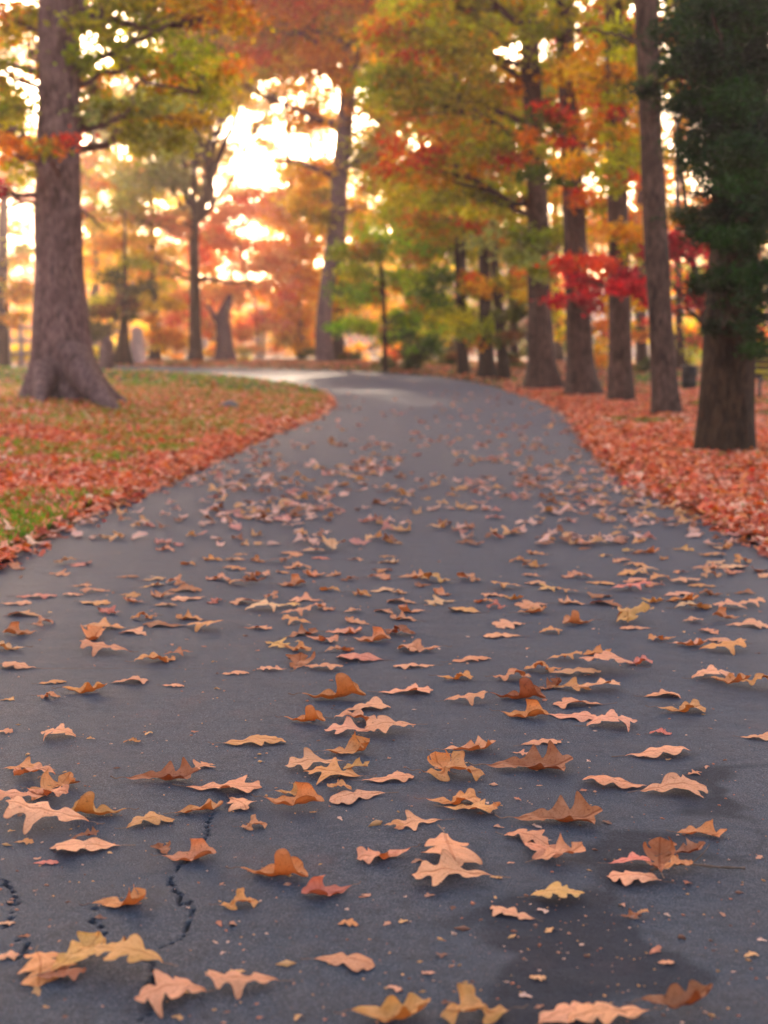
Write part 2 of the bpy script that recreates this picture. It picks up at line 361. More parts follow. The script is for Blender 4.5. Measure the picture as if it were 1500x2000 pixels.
def ribbon(cx, cy, cw):
    tx = np.gradient(cx); ty = np.gradient(cy); L = np.hypot(tx, ty); nxv = ty / L; nyv = -tx / L
    o = np.array([-1, -.97, -.6, -.2, .2, .6, .97, 1.0]); ew = .07 * (vnoise(np.arange(len(cx)), cx, .37, 3) - .5)
    V = []
    for q in o:
        ww = cw + (ew if abs(q) == 1 else 0)
        x = cx + nxv * q * ww; y = cy + nyv * q * ww
        V.append(np.stack([x, y, rise(y) - (.03 if abs(q) == 1 else 0)], 1))
    V = np.stack(V, 1).reshape(-1, 3); n = len(cx); k = len(o)
    i, j = np.meshgrid(np.arange(n - 1), np.arange(k - 1), indexing='ij'); i = i.ravel(); j = j.ravel()
    return V, np.stack([i * k + j, i * k + j + 1, (i + 1) * k + j + 1, (i + 1) * k + j], 1)
sel = CY > 3.6; bx = np.interp(3.6, CY[:200], CX[:200]); bw = np.interp(3.6, CY[:200], CW[:200])
V, F = ribbon(np.r_[bx, CX[sel]], np.r_[3.6, CY[sel]], np.r_[bw, CW[sel]]); mb.add(V, F)
sel = CY < 1.35; bx = np.interp(1.35, CY[:200], CX[:200])
V, F = ribbon(np.r_[CX[sel], bx], np.r_[CY[sel], 1.35], np.r_[CW[sel], 1.79]); mb.add(V, F)
nn = mb.n - len(X)
tag(mb.build('road', M['asphalt'], attrs=dict(crack=np.r_[crack, np.zeros(nn)], stain=np.r_[stain, np.zeros(nn)])), kind='structure')

# ------------------------------------------------------------------ foliage
PAL = dict(
    G=[((.40, .40, .02), 6), ((.58, .48, .02), 3), ((.78, .26, .02), 1.2), ((.28, .34, .01), 2)],
    g=[((.34, .52, .03), 6), ((.52, .56, .03), 3), ((.12, .20, .03), 3), ((.60, .25, .03), .5)],
    B=[((.66, .44, .03), 5), ((.46, .42, .02), 4), ((.74, .26, .03), 2)],
    O=[((.86, .34, .012), 6), ((.86, .48, .02), 5), ((.80, .15, .015), 1.2), ((.34, .28, .02), 1)],
    o=[((.86, .45, .02), 6), ((.85, .50, .04), 4), ((.84, .25, .012), 3)],
    Y=[((.78, .52, .06), 5), ((.45, .42, .06), 4), ((.75, .33, .04), 2)],
    R=[((.60, .035, .045), 6), ((.72, .09, .04), 3), ((.34, .015, .025), 2)],
    P=[((.86, .34, .15), 6), ((.86, .48, .17), 5), ((.80, .18, .10), 2)],
    M=[((.42, .42, .015), 5), ((.66, .07, .04), 3), ((.78, .22, .02), 3), ((.10, .14, .01), 2)],
    N=[((.42, .42, .015), 6), ((.85, .36, .015), 5), ((.66, .10, .03), 1)],
    D=[((.06, .08, .015), 5), ((.12, .12, .02), 3), ((.20, .08, .03), 2)],
    S=[((.36, .38, .12), 5), ((.30, .30, .04), 3)],
    K=[((.010, .036, .004), 5), ((.018, .062, .006), 3), ((.006, .018, .003), 3)])
def pick(pal):
    cs, ws = zip(*PAL[pal]); ws = np.array(ws) / sum(ws); return np.array(cs[rng.choice(len(cs), p=ws)])
def leaves(C, col_, size, n, spread, aspect=.6, flat=.5):
    """n leaf faces round the centres C (k,3); returns V, F, colour"""
    k = rng.integers(0, len(C), n); p = C[k] + rng.normal(0, 1, (n, 3)) * spread
    u = rng.normal(0, 1, (n, 3)); u[:, 2] *= .8; u /= np.linalg.norm(u, axis=1)[:, None]
    v = rng.normal(0, 1, (n, 3)); v[:, 2] *= 1.1; v -= u * (u * v).sum(1)[:, None]; v /= np.linalg.norm(v, axis=1)[:, None]
    s = size * rng.uniform(.55, 1.3, (n, 1)); nn_ = np.cross(u, v)
    V = np.stack([p - u * s * .5, p + v * s * .5 * aspect + u * s * .08 + nn_ * s * .12, p + u * s * .5, p - v * s * .5 * aspect + u * s * .08 + nn_ * s * .12], 1).reshape(-1, 3)
    F = np.arange(4 * n).reshape(-1, 4)
    c = col_[k] * rng.uniform(.55, 1.5, (n, 1)) * (1 + rng.normal(0, .06, (n, 3)))
    return V, F, np.repeat(np.clip(c, 0.004, .85), 4, 0)
def mass(mb, c, r, pal, size, dens=1.0, flat=.28, aspect=.6, mix=None):
    """a foliage mass: flattish leaf layers spread through an ellipsoid of centre c, radii r; returns the layer centres"""
    vol = r[0] * r[1] * r[2]; k = int(max(4, min(60, 9 * r[0] * r[2] / (size * 5) ** 2 * 1.0)))
    q = rng.normal(0, 1, (k, 3)); q /= np.linalg.norm(q, axis=1)[:, None]; q *= rng.uniform(.15, 1, (k, 1)) ** .5
    C = c + q * r; base = pick(pal)
    cols = np.array([(pick(pal) if rng.random() < .75 else base) for _ in range(k)])
    n = int(dens * 10.5 * math.pi * r[0] * r[2] / (size * size * .5))
    sp = np.array([1, 1, flat * 1.8]) * (.30 * (r[0] * r[2]) ** .5 + size * .6) * .75
    V, F, Cc = leaves(C, cols, size, n, sp, aspect); mb.add(V, F, Cc)
    return C
def limb(mb, p0, p1, r0, r1, sag=.0, seg=6, n=9, wig=.05):
    p0 = np.array(p0, float); p1 = np.array(p1, float); L = np.linalg.norm(p1 - p0); t = np.linspace(0, 1, n)[:, None]
    P = p0 + (p1 - p0) * t + np.array([0, 0, 1]) * (np.sin(t * np.pi) * sag * L)
    P[1:-1] += rng.normal(0, wig * L / 3, (n - 2, 3)) * np.array([1, 1, .7])
    V, F = tube(P, np.linspace(r0, r1, n), seg); mb.add(V, F); return P

def make_tree(name, label, d, path, masses, leaf=.16, cat='tree', group=None, bark='bark_mid', top=13.0, upper=None, flare=1.5, lobes=5, branches=True,
              needle=False, dens=1.0, seg=14, roots=None, forks=(), xtra=None, limbs=()):
    """path: [(px, py, width px)] bottom to top at distance d; masses: [(px, py, rx px, ry px, palette[, depth offset])]"""
    s = d / FPX
    pts = [W(p[0], p[1], d) for p in path]; rad = [p[2] * s / 2 for p in path]
    pts[0][2] = hz(pts[0][0], d) - .12
    if top and pts[-1][2] < top:
        dv = pts[-1] - pts[-2]; dv = dv / dv[2]; q = pts[-1] + dv * (top - pts[-1][2]) * np.array([.5, .5, 1]) ; pts.append(q); rad.append(rad[-1] * .35)
    base = (pts[0][0], d, hz(pts[0][0], d)); root = empty(name, base); tag(root, label, cat, group)
    nseg = 46; P = np.array(pts); dd = np.r_[0, np.cumsum(np.linalg.norm(np.diff(P, axis=0), axis=1))]
    tt = dd[-1] * np.linspace(0, 1, nseg) ** 1.5
    Q = np.stack([np.interp(tt, dd, P[:, k]) for k in range(3)], 1); rr = np.interp(tt, dd, rad)
    for _ in range(3): Q[1:-1] = (Q[:-2] + 2 * Q[1:-1] + Q[2:]) / 4
    fl = (flare - 1) * np.exp(-(tt) / (rad[0] * 1.3 + .15)); ph = rng.uniform(0, 6, 6)
    def rf(i, a):
        f = 1 + fl[i] * (1 + .45 * np.cos(lobes * a + ph[0]) + .25 * np.cos((lobes - 2) * a + ph[1]))
        f = f + .05 * np.cos(3 * a + ph[2] + tt[i] * .8) + .035 * np.cos(7 * a + ph[3] + tt[i] * 2.1) + .02 * math.sin(tt[i] * 5 + ph[4])
        if roots:
            for (ang, amt, hh) in roots:
                da = (a - ang + np.pi) % (2 * np.pi) - np.pi
                f = f + amt * np.exp(-(da / .42) ** 2) * np.exp(-tt[i] / hh)
        return f
    tm = MB(); V, F = tube(Q, rr, seg if not roots else 40, rfun=rf); tm.add(V, F)
    tm.build('trunk', M[bark], root)
    for fk in forks:      # forks: [(px, py, w), ...]
        fm = MB(); PP = np.array([W(p[0], p[1], d) for p in fk]); PS = spline(PP, 18)
        V, F = tube(PS, np.interp(np.linspace(0, 1, 18), np.linspace(0, 1, len(fk)), [p[2] * s / 2 for p in fk]), 9); fm.add(V, F); fm.build('fork', M[bark], root)
    for lb in limbs:      # crooked limbs seen in the photo: [(px, py, w, depth offset), ...]
        fm = MB(); PP = np.array([W(p[0], p[1], d + (p[3] if len(p) > 3 else 0)) for p in lb]); PS = spline(PP, 16)
        PS[1:-1] += rng.normal(0, .012 * d / 20, (14, 3))
        V, F = tube(PS, np.interp(np.linspace(0, 1, 16), np.linspace(0, 1, len(lb)), [p[2] * s / 2 for p in lb]), 8); fm.add(V, F); fm.build('branch', M[bark], root)
    cm = MB()
    allm = []
    for m_ in masses:
        dz = m_[5] if len(m_) > 5 else rng.uniform(-.6, .6) * (1 + d / 60)
        c = W(m_[0], m_[1], d + dz); ss = (d + dz) / FPX
        allm.append((c, np.array([m_[2] * ss, max(.5, m_[2] * ss * .8), m_[3] * ss]), m_[4], leaf, dens))
    if upper:
        pal, zlo, zhi, rad_, nm = upper
        for k in range(nm):
            a = k * 2.4 + rng.uniform(-.4, .4); rr_ = rad_ * rng.uniform(.35, 1); z = zlo + (zhi - zlo) * (k + .5) / nm
            tx = np.interp(z, Q[:, 2], Q[:, 0]); c = np.array([tx + rr_ * math.cos(a), d + rr_ * math.sin(a), z])
            allm.append((c, np.array([rad_ * .5, rad_ * .5, rad_ * .25]), pal, leaf * 1.9, dens * .8))
    for (c, r, pal, lf, dn) in allm:
        C = mass(cm, c, r, pal, lf, dn, aspect=.22 if needle else .6)
        if branches:
            bm = MB(); hd = math.hypot(c[0] - np.interp(c[2], Q[:, 2], Q[:, 0]), c[1] - d)
            z0 = np.clip(c[2] - .35 * hd - .1, base[2] + 1.0, Q[-1, 2] - .3); p0 = np.array([np.interp(z0, Q[:, 2], Q[:, k]) for k in range(3)])
            rt = np.interp(z0, Q[:, 2], rr); b0 = min(rt * .45, .03 + hd * .018)
            PP = limb(bm, p0, c, b0, b0 * .35, sag=rng.uniform(-.02, .12), wig=.10)
            for q in C[rng.permutation(len(C))[:7]]:
                limb(bm, PP[rng.integers(3, 9)], q, b0 * .38, .006, sag=.05, seg=4, n=5, wig=.12)
            bm.build('branch', M[bark], root)
    if cm.n: cm.build('crown', M['needle' if needle else 'fol'], root, smooth=False)
    return root

OAKUP = ('N', 7.0, 15.0, 4.2, 12); RUP = ('N', 6.5, 12, 3.0, 5)  # the left oak's unseen upper crown is enlarged to shade the near road
make_tree('oak_tree', 'thick pinkish brown oak with flared roots on the left lawn, nearest tree left of road', 19.3,
          [(128, 800, 122), (124, 700, 106), (116, 600, 96), (112, 500, 88), (112, 350, 83), (116, 200, 78), (118, 0, 77)],
          [(20, 40, 75, 60, 'G'), (10, 200, 60, 70, 'G'), (25, 300, 50, 50, 'B'), (210, 25, 110, 45, 'G'), (320, 110, 120, 60, 'G'), (400, 30, 100, 50, 'B'),
           (235, 235, 90, 55, 'S'), (190, 110, 50, 50, 'G'), (95, 265, 55, 26, 'M', -1.2), (5, 372, 40, 16, 'R'), (330, 215, 60, 40, 'B'), (-60, 120, 90, 110, 'G'), (350, -70, 150, 60, 'G'), (520, -110, 130, 60, 'G'), (640, -150, 130, 60, 'B'), (450, -190, 150, 60, 'B'), (60, 100, 60, 60, 'B', 2), (300, 250, 110, 60, 'S', 3), (10, 260, 60, 60, 'G', 2), (400, 150, 90, 50, 'G', 2), (200, 180, 70, 50, 'B', 2)],  # boughs above the view are added to keep direct sun off the road
          leaf=.12, bark='bark_oak', upper=OAKUP, flare=1.35, seg=40, roots=[(0.05, 1.0, .30), (math.pi * .93, .42, .35), (-.9, .35, .4), (-2.1, .2, .4)], dens=.62,
          limbs=[[(150, 10, 26), (200, 35, 24), (270, 50, 14), (300, 60, 5)], [(165, 15, 16), (230, 95, 12), (275, 160, 9), (350, 175, 4)], [(70, 140, 14), (30, 130, 10), (-30, 120, 6)],
                 [(68, 382, 12), (30, 380, 8), (-20, 386, 4)], [(270, 160, 7), (255, 215, 5), (230, 235, 3)], [(160, 410, 6), (190, 435, 4), (202, 450, 2)]])
T1 = bpy.data.objects['oak_tree']
for pts, r0, r1 in (([(-4.62, 19.0, .75), (-4.30, 18.6, .42), (-3.95, 18.1, .16), (-3.60, 17.5, .0)], .27, .07), ([(-4.95, 18.8, .5), (-4.9, 18.4, .22), (-4.8, 18.0, .03)], .2, .05)):
    rm = MB(); PS = spline([(a, b, c_ + hz(a, b) - .05) for a, b, c_ in pts], 14); V, F = tube(PS, np.linspace(r0, r1, 14), 12, rfun=lambda i, a: 1 + .1 * np.cos(3 * a + i * .4)); rm.add(V, F); rm.build('root', M['bark_oak'], T1)
make_tree('cedar_tree', 'dark green cedar with shaggy brown trunk at the right edge, nearest tree of all', 11.3,
          [(1416, 895, 112), (1418, 840, 106), (1425, 700, 98), (1435, 500, 92), (1445, 250, 92), (1452, 0, 86)],
          [(1420, 30, 100, 80, 'K'), (1450, 160, 100, 90, 'K', -.5), (1350, 170, 40, 80, 'K'), (1470, 330, 75, 100, 'K', -.6), (1465, 470, 70, 80, 'K', -.6), (1390, 300, 70, 80, 'K', -.4), (1340, 60, 50, 60, 'K'),
           (1440, 590, 60, 45, 'K', -.5), (1410, 100, 70, 90, 'K', -1.3), (1450, 300, 60, 90, 'K', -1.3), (1420, 250, 60, 80, 'K', -.9), (1460, 430, 60, 80, 'K', -1.2), (1415, 640, 40, 26, 'K', -.6), (1470, 660, 40, 30, 'K', -.6), (1430, 500, 60, 50, 'K', -.9), (1560, 250, 120, 200, 'K'), (1450, 30, 90, 80, 'K', -.9), (1420, 420, 50, 70, 'K', -.9), (1480, 560, 50, 60, 'K', -.9), (1380, 200, 60, 80, 'K', -.9), (1480, 230, 60, 80, 'K', -1.2), (1380, 430, 50, 60, 'K', .4), (1350, 300, 40, 50, 'K', .5), (1390, 560, 36, 50, 'K', .1), (1345, 60, 60, 60, 'K', .8), (1290, 150, 26, 36, 'K', .5)],
          leaf=.065, bark='bark_dark', upper=('K', 4.2, 8.5, 1.5, 7), top=9.0, needle=True, dens=2.3, flare=1.12, seg=26)
make_tree('oak_tree', 'tall slim dark trunk leaning left at the top, just left of the black bin', 18.2,
          [(1302, 812, 58), (1296, 740, 50), (1288, 600, 46), (1280, 450, 45), (1272, 250, 43), (1262, 0, 46)],
          [(1350, 60, 70, 60, 'M'), (1345, 180, 50, 60, 'M'), (1230, 70, 60, 50, 'M'), (1370, 130, 60, 50, 'R'), (1280, 170, 40, 30, 'D', -.8)], leaf=.11, bark='bark_mid', upper=RUP, flare=1.15, dens=.6,
          limbs=[[(1270, 110, 12), (1220, 70, 8), (1150, 60, 4)]])
make_tree('oak_tree', 'short visible trunk half hidden under orange leaves, between two tall oaks', 23.5,
          [(1214, 785, 50), (1212, 700, 45), (1210, 600, 40), (1206, 400, 40), (1200, 100, 34)],
          [(1215, 575, 45, 30, 'O'), (1205, 608, 36, 18, 'O'), (1240, 470, 60, 50, 'N'), (1190, 330, 70, 60, 'N'), (1230, 230, 60, 60, 'N'), (1170, 150, 70, 60, 'O')], leaf=.12, upper=RUP, flare=1.2, dens=.7)
make_tree('oak_tree', 'stout brown oak on the verge, dark root spreading right, second from bend', 26.3,
          [(1137, 772, 56), (1132, 700, 50), (1128, 600, 46), (1122, 400, 42), (1112, 200, 38), (1098, 0, 34)],
          [(1130, 515, 60, 34, 'M', -1.), (1170, 130, 70, 60, 'O'), (1165, 260, 60, 50, 'N'), (1080, 250, 60, 40, 'M', -1), (1190, 40, 80, 50, 'R'), (1150, 400, 50, 40, 'M', -1.2), (1080, 330, 60, 30, 'M', -1.2), (1075, 60, 60, 60, 'G'), (1130, 590, 60, 26, 'R', -.8)],
          leaf=.12, upper=RUP, flare=1.32, dens=.65, roots=[(0.1, .5, .35)], limbs=[[(1125, 60, 12), (1180, 60, 8), (1240, 85, 5)]])
make_tree('oak_tree', 'tall pinkish grey oak standing where the road bends, its foliage hanging over the road', 30.0,
          [(1062, 760, 58), (1058, 700, 50), (1054, 600, 44), (1052, 450, 40), (1042, 250, 36), (1032, 0, 33)],
          [(900, 90, 110, 60, 'G'), (870, 210, 110, 60, 'G'), (980, 160, 90, 55, 'G'), (950, 290, 110, 50, 'N'), (820, 320, 90, 50, 'N'), (1010, 480, 80, 40, 'S'), (1070, 440, 60, 40, 'G'), (1030, 290, 80, 36, 'M', -1.5),
           (1040, 525, 70, 26, 'S', -1.2), (800, 60, 90, 60, 'N'), (960, 30, 90, 40, 'G'), (790, 180, 80, 60, 'G'), (900, 380, 80, 40, 'G'), (1080, 130, 50, 50, 'M'), (990, 380, 60, 40, 'M')],
          leaf=.13, upper=RUP, flare=1.35, dens=.72, roots=[(math.pi, .3, .3), (.0, .35, .3)],
          limbs=[[(1045, 330, 14), (960, 300, 11), (900, 285, 7), (850, 270, 4)], [(1040, 60, 12), (990, 90, 9), (930, 30, 5)], [(1042, 250, 14), (900, 180, 8), (800, 125, 5)], [(1052, 420, 12), (1000, 410, 8), (960, 390, 4)]])
make_tree('maple_tree', 'crimson leaved small maple spreading behind the slim leaning trunk', 21.5,
          [(1402, 790, 26), (1392, 700, 22), (1375, 600, 18), (1350, 500, 14)],
          [(1185, 530, 55, 32, 'R'), (1330, 500, 62, 46, 'R'), (1372, 470, 30, 34, 'R'), (1235, 545, 42, 34, 'R'), (1280, 580, 40, 26, 'R'), (1150, 550, 36, 22, 'R'), (1385, 560, 40, 60, 'R')], leaf=.10, bark='bark_dark', top=4.6, dens=.85)
make_tree('young_tree', 'thin dark stem right of the verge oaks at the bend', 36.0, [(985, 745, 22), (978, 650, 20), (966, 500, 17), (962, 400, 14)],
          [(960, 430, 60, 50, 'N'), (1000, 560, 50, 40, 'O'), (960, 350, 60, 40, 'G'), (1010, 640, 40, 40, 'D')], leaf=.15, bark='bark_dark', top=7, dens=.8)
make_tree('oak_tree', 'dark brown straight trunk with a few orange leaves at the bend', 37.0, [(953, 745, 32), (950, 680, 28), (948, 600, 24), (944, 450, 20), (940, 200, 16)],
          [(930, 570, 50, 30, 'O', -.5), (920, 640, 50, 36, 'G'), (880, 430, 80, 50, 'G'), (950, 230, 80, 60, 'N'), (850, 350, 80, 50, 'N')], leaf=.15, bark='bark_dark', upper=('N', 7, 12, 3, 5), dens=.75)
make_tree('oak_tree', 'dark trunk rising through green foliage above the middle of the bend', 40.0, [(906, 742, 20), (902, 650, 22), (898, 500, 22), (894, 350, 18), (890, 150, 14)],
          [(870, 560, 70, 46, 'g'), (850, 470, 80, 50, 'g'), (930, 480, 60, 50, 'G'), (820, 400, 80, 50, 'G'), (900, 620, 60, 36, 'G'), (860, 300, 80, 60, 'N'), (960, 560, 50, 40, 'G')], leaf=.16, bark='bark_dark', upper=('G', 8, 13, 3, 5), dens=.75)
make_tree('dogwood_tree', 'small bright green tree on a thin stem with layered boughs beyond the road', 43.0, [(752, 728, 10), (751, 650, 9), (748, 560, 8), (742, 480, 6)],
          [(735, 560, 80, 40, 'g'), (690, 630, 44, 30, 'g'), (760, 640, 80, 34, 'g'), (820, 600, 70, 40, 'g'), (780, 480, 80, 50, 'g'), (700, 500, 50, 40, 'G'), (840, 670, 60, 30, 'g'), (790, 700, 60, 18, 'D')], leaf=.15, bark='bark_dark', top=5.0, dens=.85)
make_tree('oak_tree', 'tall purplish oak that bends right halfway up beyond the middle of the road', 55.0,
          [(634, 718, 34), (632, 640, 31), (636, 580, 30), (648, 500, 31), (660, 420, 33), (668, 300, 32), (680, 180, 30), (690, 80, 28)],
          [(590, 50, 100, 60, 'O'), (710, 40, 90, 50, 'N'), (560, 140, 80, 40, 'O'), (600, 230, 50, 40, 'O'), (600, 330, 60, 26, 'o'), (720, 280, 60, 70, 'N'), (620, 420, 40, 50, 'O'), (780, 130, 80, 60, 'N'), (760, 230, 70, 50, 'G'),
           (730, 400, 60, 50, 'N'), (500, 60, 60, 50, 'O'), (480, 170, 60, 36, 'B'), (530, 110, 60, 40, 'O'), (610, 390, 40, 40, 'o'), (650, 140, 60, 50, 'O'), (700, 560, 30, 40, 'O')],
          leaf=.2, bark='bark_oak', upper=('O', 15, 23, 7, 20), top=22, flare=1.15, dens=.72, forks=[[(685, 130, 22), (655, 50, 18), (632, -60, 14)], [(688, 110, 22), (720, 20, 16), (745, -70, 12)]],  # upper crown, mostly out of view, thickened to block the sun
          limbs=[[(655, 345, 12), (620, 330, 10), (570, 312, 7), (500, 325, 4)], [(672, 330, 10), (705, 310, 7), (740, 290, 4)], [(668, 250, 12), (635, 235, 8), (600, 235, 4)]])
make_tree('young_tree', 'darker slim trunk directly behind the bent purplish oak', 59.0, [(661, 718, 22), (661, 650, 20), (664, 580, 18), (668, 500, 14)],
          [(680, 560, 40, 60, 'O'), (700, 470, 40, 40, 'N'), (655, 600, 26, 30, 'O')], leaf=.2, bark='bark_dark', top=9, dens=.8)
make_tree('oak_tree', 'slender dark tree forking in two against the bright sky gap', 60.0,
          [(383, 713, 26), (381, 650, 22), (380, 550, 20), (379, 480, 20), (380, 430, 20)],
          [(300, 330, 80, 60, 'S'), (420, 150, 90, 60, 'B'), (250, 240, 80, 50, 'S'), (340, 230, 60, 50, 'S'), (360, 60, 90, 50, 'B'), (250, 420, 70, 50, 'B'), (330, 430, 40, 30, 'P'), (470, 100, 70, 50, 'B'), (300, 500, 50, 40, 'O')],
          leaf=.2, bark='bark_dark', top=None, dens=.8, upper=('B', 14.5, 23, 5.5, 14),  # crown above the forks is added to keep sun off the road
          forks=[[(380, 440, 18), (366, 390, 13), (360, 330, 9), (352, 230, 5), (346, 120, 4)], [(381, 440, 18), (400, 390, 14), (415, 340, 12), (440, 275, 10), (462, 232, 6), (475, 150, 4)]],
          limbs=[[(360, 340, 7), (330, 325, 5), (300, 340, 3)], [(383, 550, 9), (350, 540, 6), (335, 540, 4)], [(384, 545, 9), (420, 545, 7), (500, 555, 4)], [(384, 430, 9), (340, 445, 6), (250, 425, 4)]])
make_tree('dead_tree', 'stout broken trunk with two snapped stubs in front of pink leaves', 61.0, [(440, 713, 32), (438, 660, 29), (435, 620, 26), (444, 595, 18), (450, 575, 8)],
          [], leaf=.2, bark='bark_oak', top=None, upper=None, forks=[[(436, 640, 18), (420, 618, 14), (408, 600, 9), (402, 596, 5)]])
make_tree('maple_tree', 'pink red maple on twin thin stems behind the broken trunk', 68.0, [(504, 712, 7), (505, 650, 7), (500, 590, 6), (480, 540, 5)],
          [(470, 560, 70, 40, 'P'), (495, 625, 50, 36, 'P'), (420, 500, 60, 40, 'P'), (440, 570, 50, 30, 'P'), (370, 600, 60, 40, 'P'), (340, 560, 50, 40, 'P'), (460, 660, 40, 24, 'P'), (400, 640, 50, 30, 'P'), (450, 470, 60, 26, 'P'), (480, 400, 50, 40, 'P'), (510, 500, 50, 40, 'P'), (430, 430, 50, 40, 'P'), (540, 540, 30, 60, 'P')],
          leaf=.22, bark='bark_dark', top=8, dens=.8, forks=[[(513, 712, 6), (514, 660, 6), (510, 600, 5)]])
make_tree('maple_tree', 'glowing yellow orange maple left of the bent purplish oak', 72.0, [(590, 714, 14), (588, 660, 13), (580, 560, 12), (570, 440, 9)],
          [(565, 400, 55, 60, 'o'), (560, 500, 60, 50, 'o'), (560, 590, 65, 45, 'o'), (590, 640, 50, 40, 'O'), (605, 480, 45, 60, 'O'), (540, 640, 36, 30, 'o'), (595, 560, 40, 60, 'O'), (570, 680, 40, 20, 'O'), (620, 380, 40, 50, 'o')],
          leaf=.22, bark='bark_dark', top=22, dens=1.3, upper=('o', 17, 27, 5.5, 14))  # height and top crown added to screen the road from the sun
make_tree('oak_tree', 'short brown trunk under drooping olive boughs left of the forked tree', 62.0, [(304, 711, 20), (303, 660, 18), (302, 600, 17), (298, 500, 14)],
          [(230, 500, 70, 50, 'O'), (280, 560, 60, 36, 'B'), (220, 600, 60, 30, 'B'), (310, 590, 50, 22, 'B'), (200, 400, 60, 50, 'N'), (300, 640, 30, 30, 'O'), (340, 660, 30, 30, 'O')], leaf=.2, bark='bark_dark', top=10, dens=.8)
make_tree('pine_tree', 'olive green drooping evergreen on a dark cone shaped trunk beside the pale stump', 52.0, [(238, 712, 32), (240, 680, 24), (242, 640, 16), (244, 560, 10)],
          [(230, 570, 60, 30, 'D'), (215, 620, 50, 26, 'D'), (270, 600, 50, 22, 'B'), (250, 520, 46, 30, 'B'), (190, 650, 26, 26, 'D')], leaf=.2, bark='bark_dark', top=6.5, dens=.8)
make_tree('poplar_tree', 'yellow leaved tree at the far left beyond the lawn fence', 46.0, [(2, 705, 26), (4, 650, 24), (6, 500, 20), (10, 300, 14)],
          [(25, 560, 36, 46, 'Y'), (20, 630, 36, 22, 'O'), (40, 500, 30, 24, 'Y'), (-40, 500, 50, 120, 'Y'), (25, 350, 40, 30, 'Y'), (160, 350, 40, 30, 'B')], leaf=.18, bark='bark_dark', top=10, dens=.6)
for (lab, px, ms) in [('added tall copper crowned tree at the back, screening sun above the sky opening', 610, [(600, 90, 60, 60), (560, 150, 60, 44), (640, 30, 60, 50), (500, 60, 60, 50), (610, 190, 50, 30), (540, 205, 50, 22), (640, 240, 30, 30), (600, 370, 50, 50), (725, 300, 40, 60), (560, 330, 34, 34), (590, 230, 60, 34), (640, 300, 40, 30), (530, 300, 34, 22), (700, 400, 30, 50), (560, 440, 40, 40)]),
                      ('added tall golden crowned tree at the back, screening sun left of the sky opening', 400, [(450, 110, 50, 50), (400, 60, 60, 50), (430, 190, 60, 40), (500, 190, 50, 30), (400, 280, 40, 50), (350, 380, 50, 50), (460, 400, 50, 34), (430, 320, 36, 40), (500, 440, 40, 26), (360, 150, 50, 50), (480, 30, 60, 40)])]:
    make_tree('autumn_tree', lab, 100, [(px, 715, 12), (px, 500, 11), (px - 4, 200, 8), (px - 8, 50, 5)], [(*m_, 'O' if px > 500 else 'B') for m_ in ms], leaf=.34, bark='bark_dark', top=27, dens=.55, group='autumn trees filling the distance')  # both trees are added to block sun patches on the bend
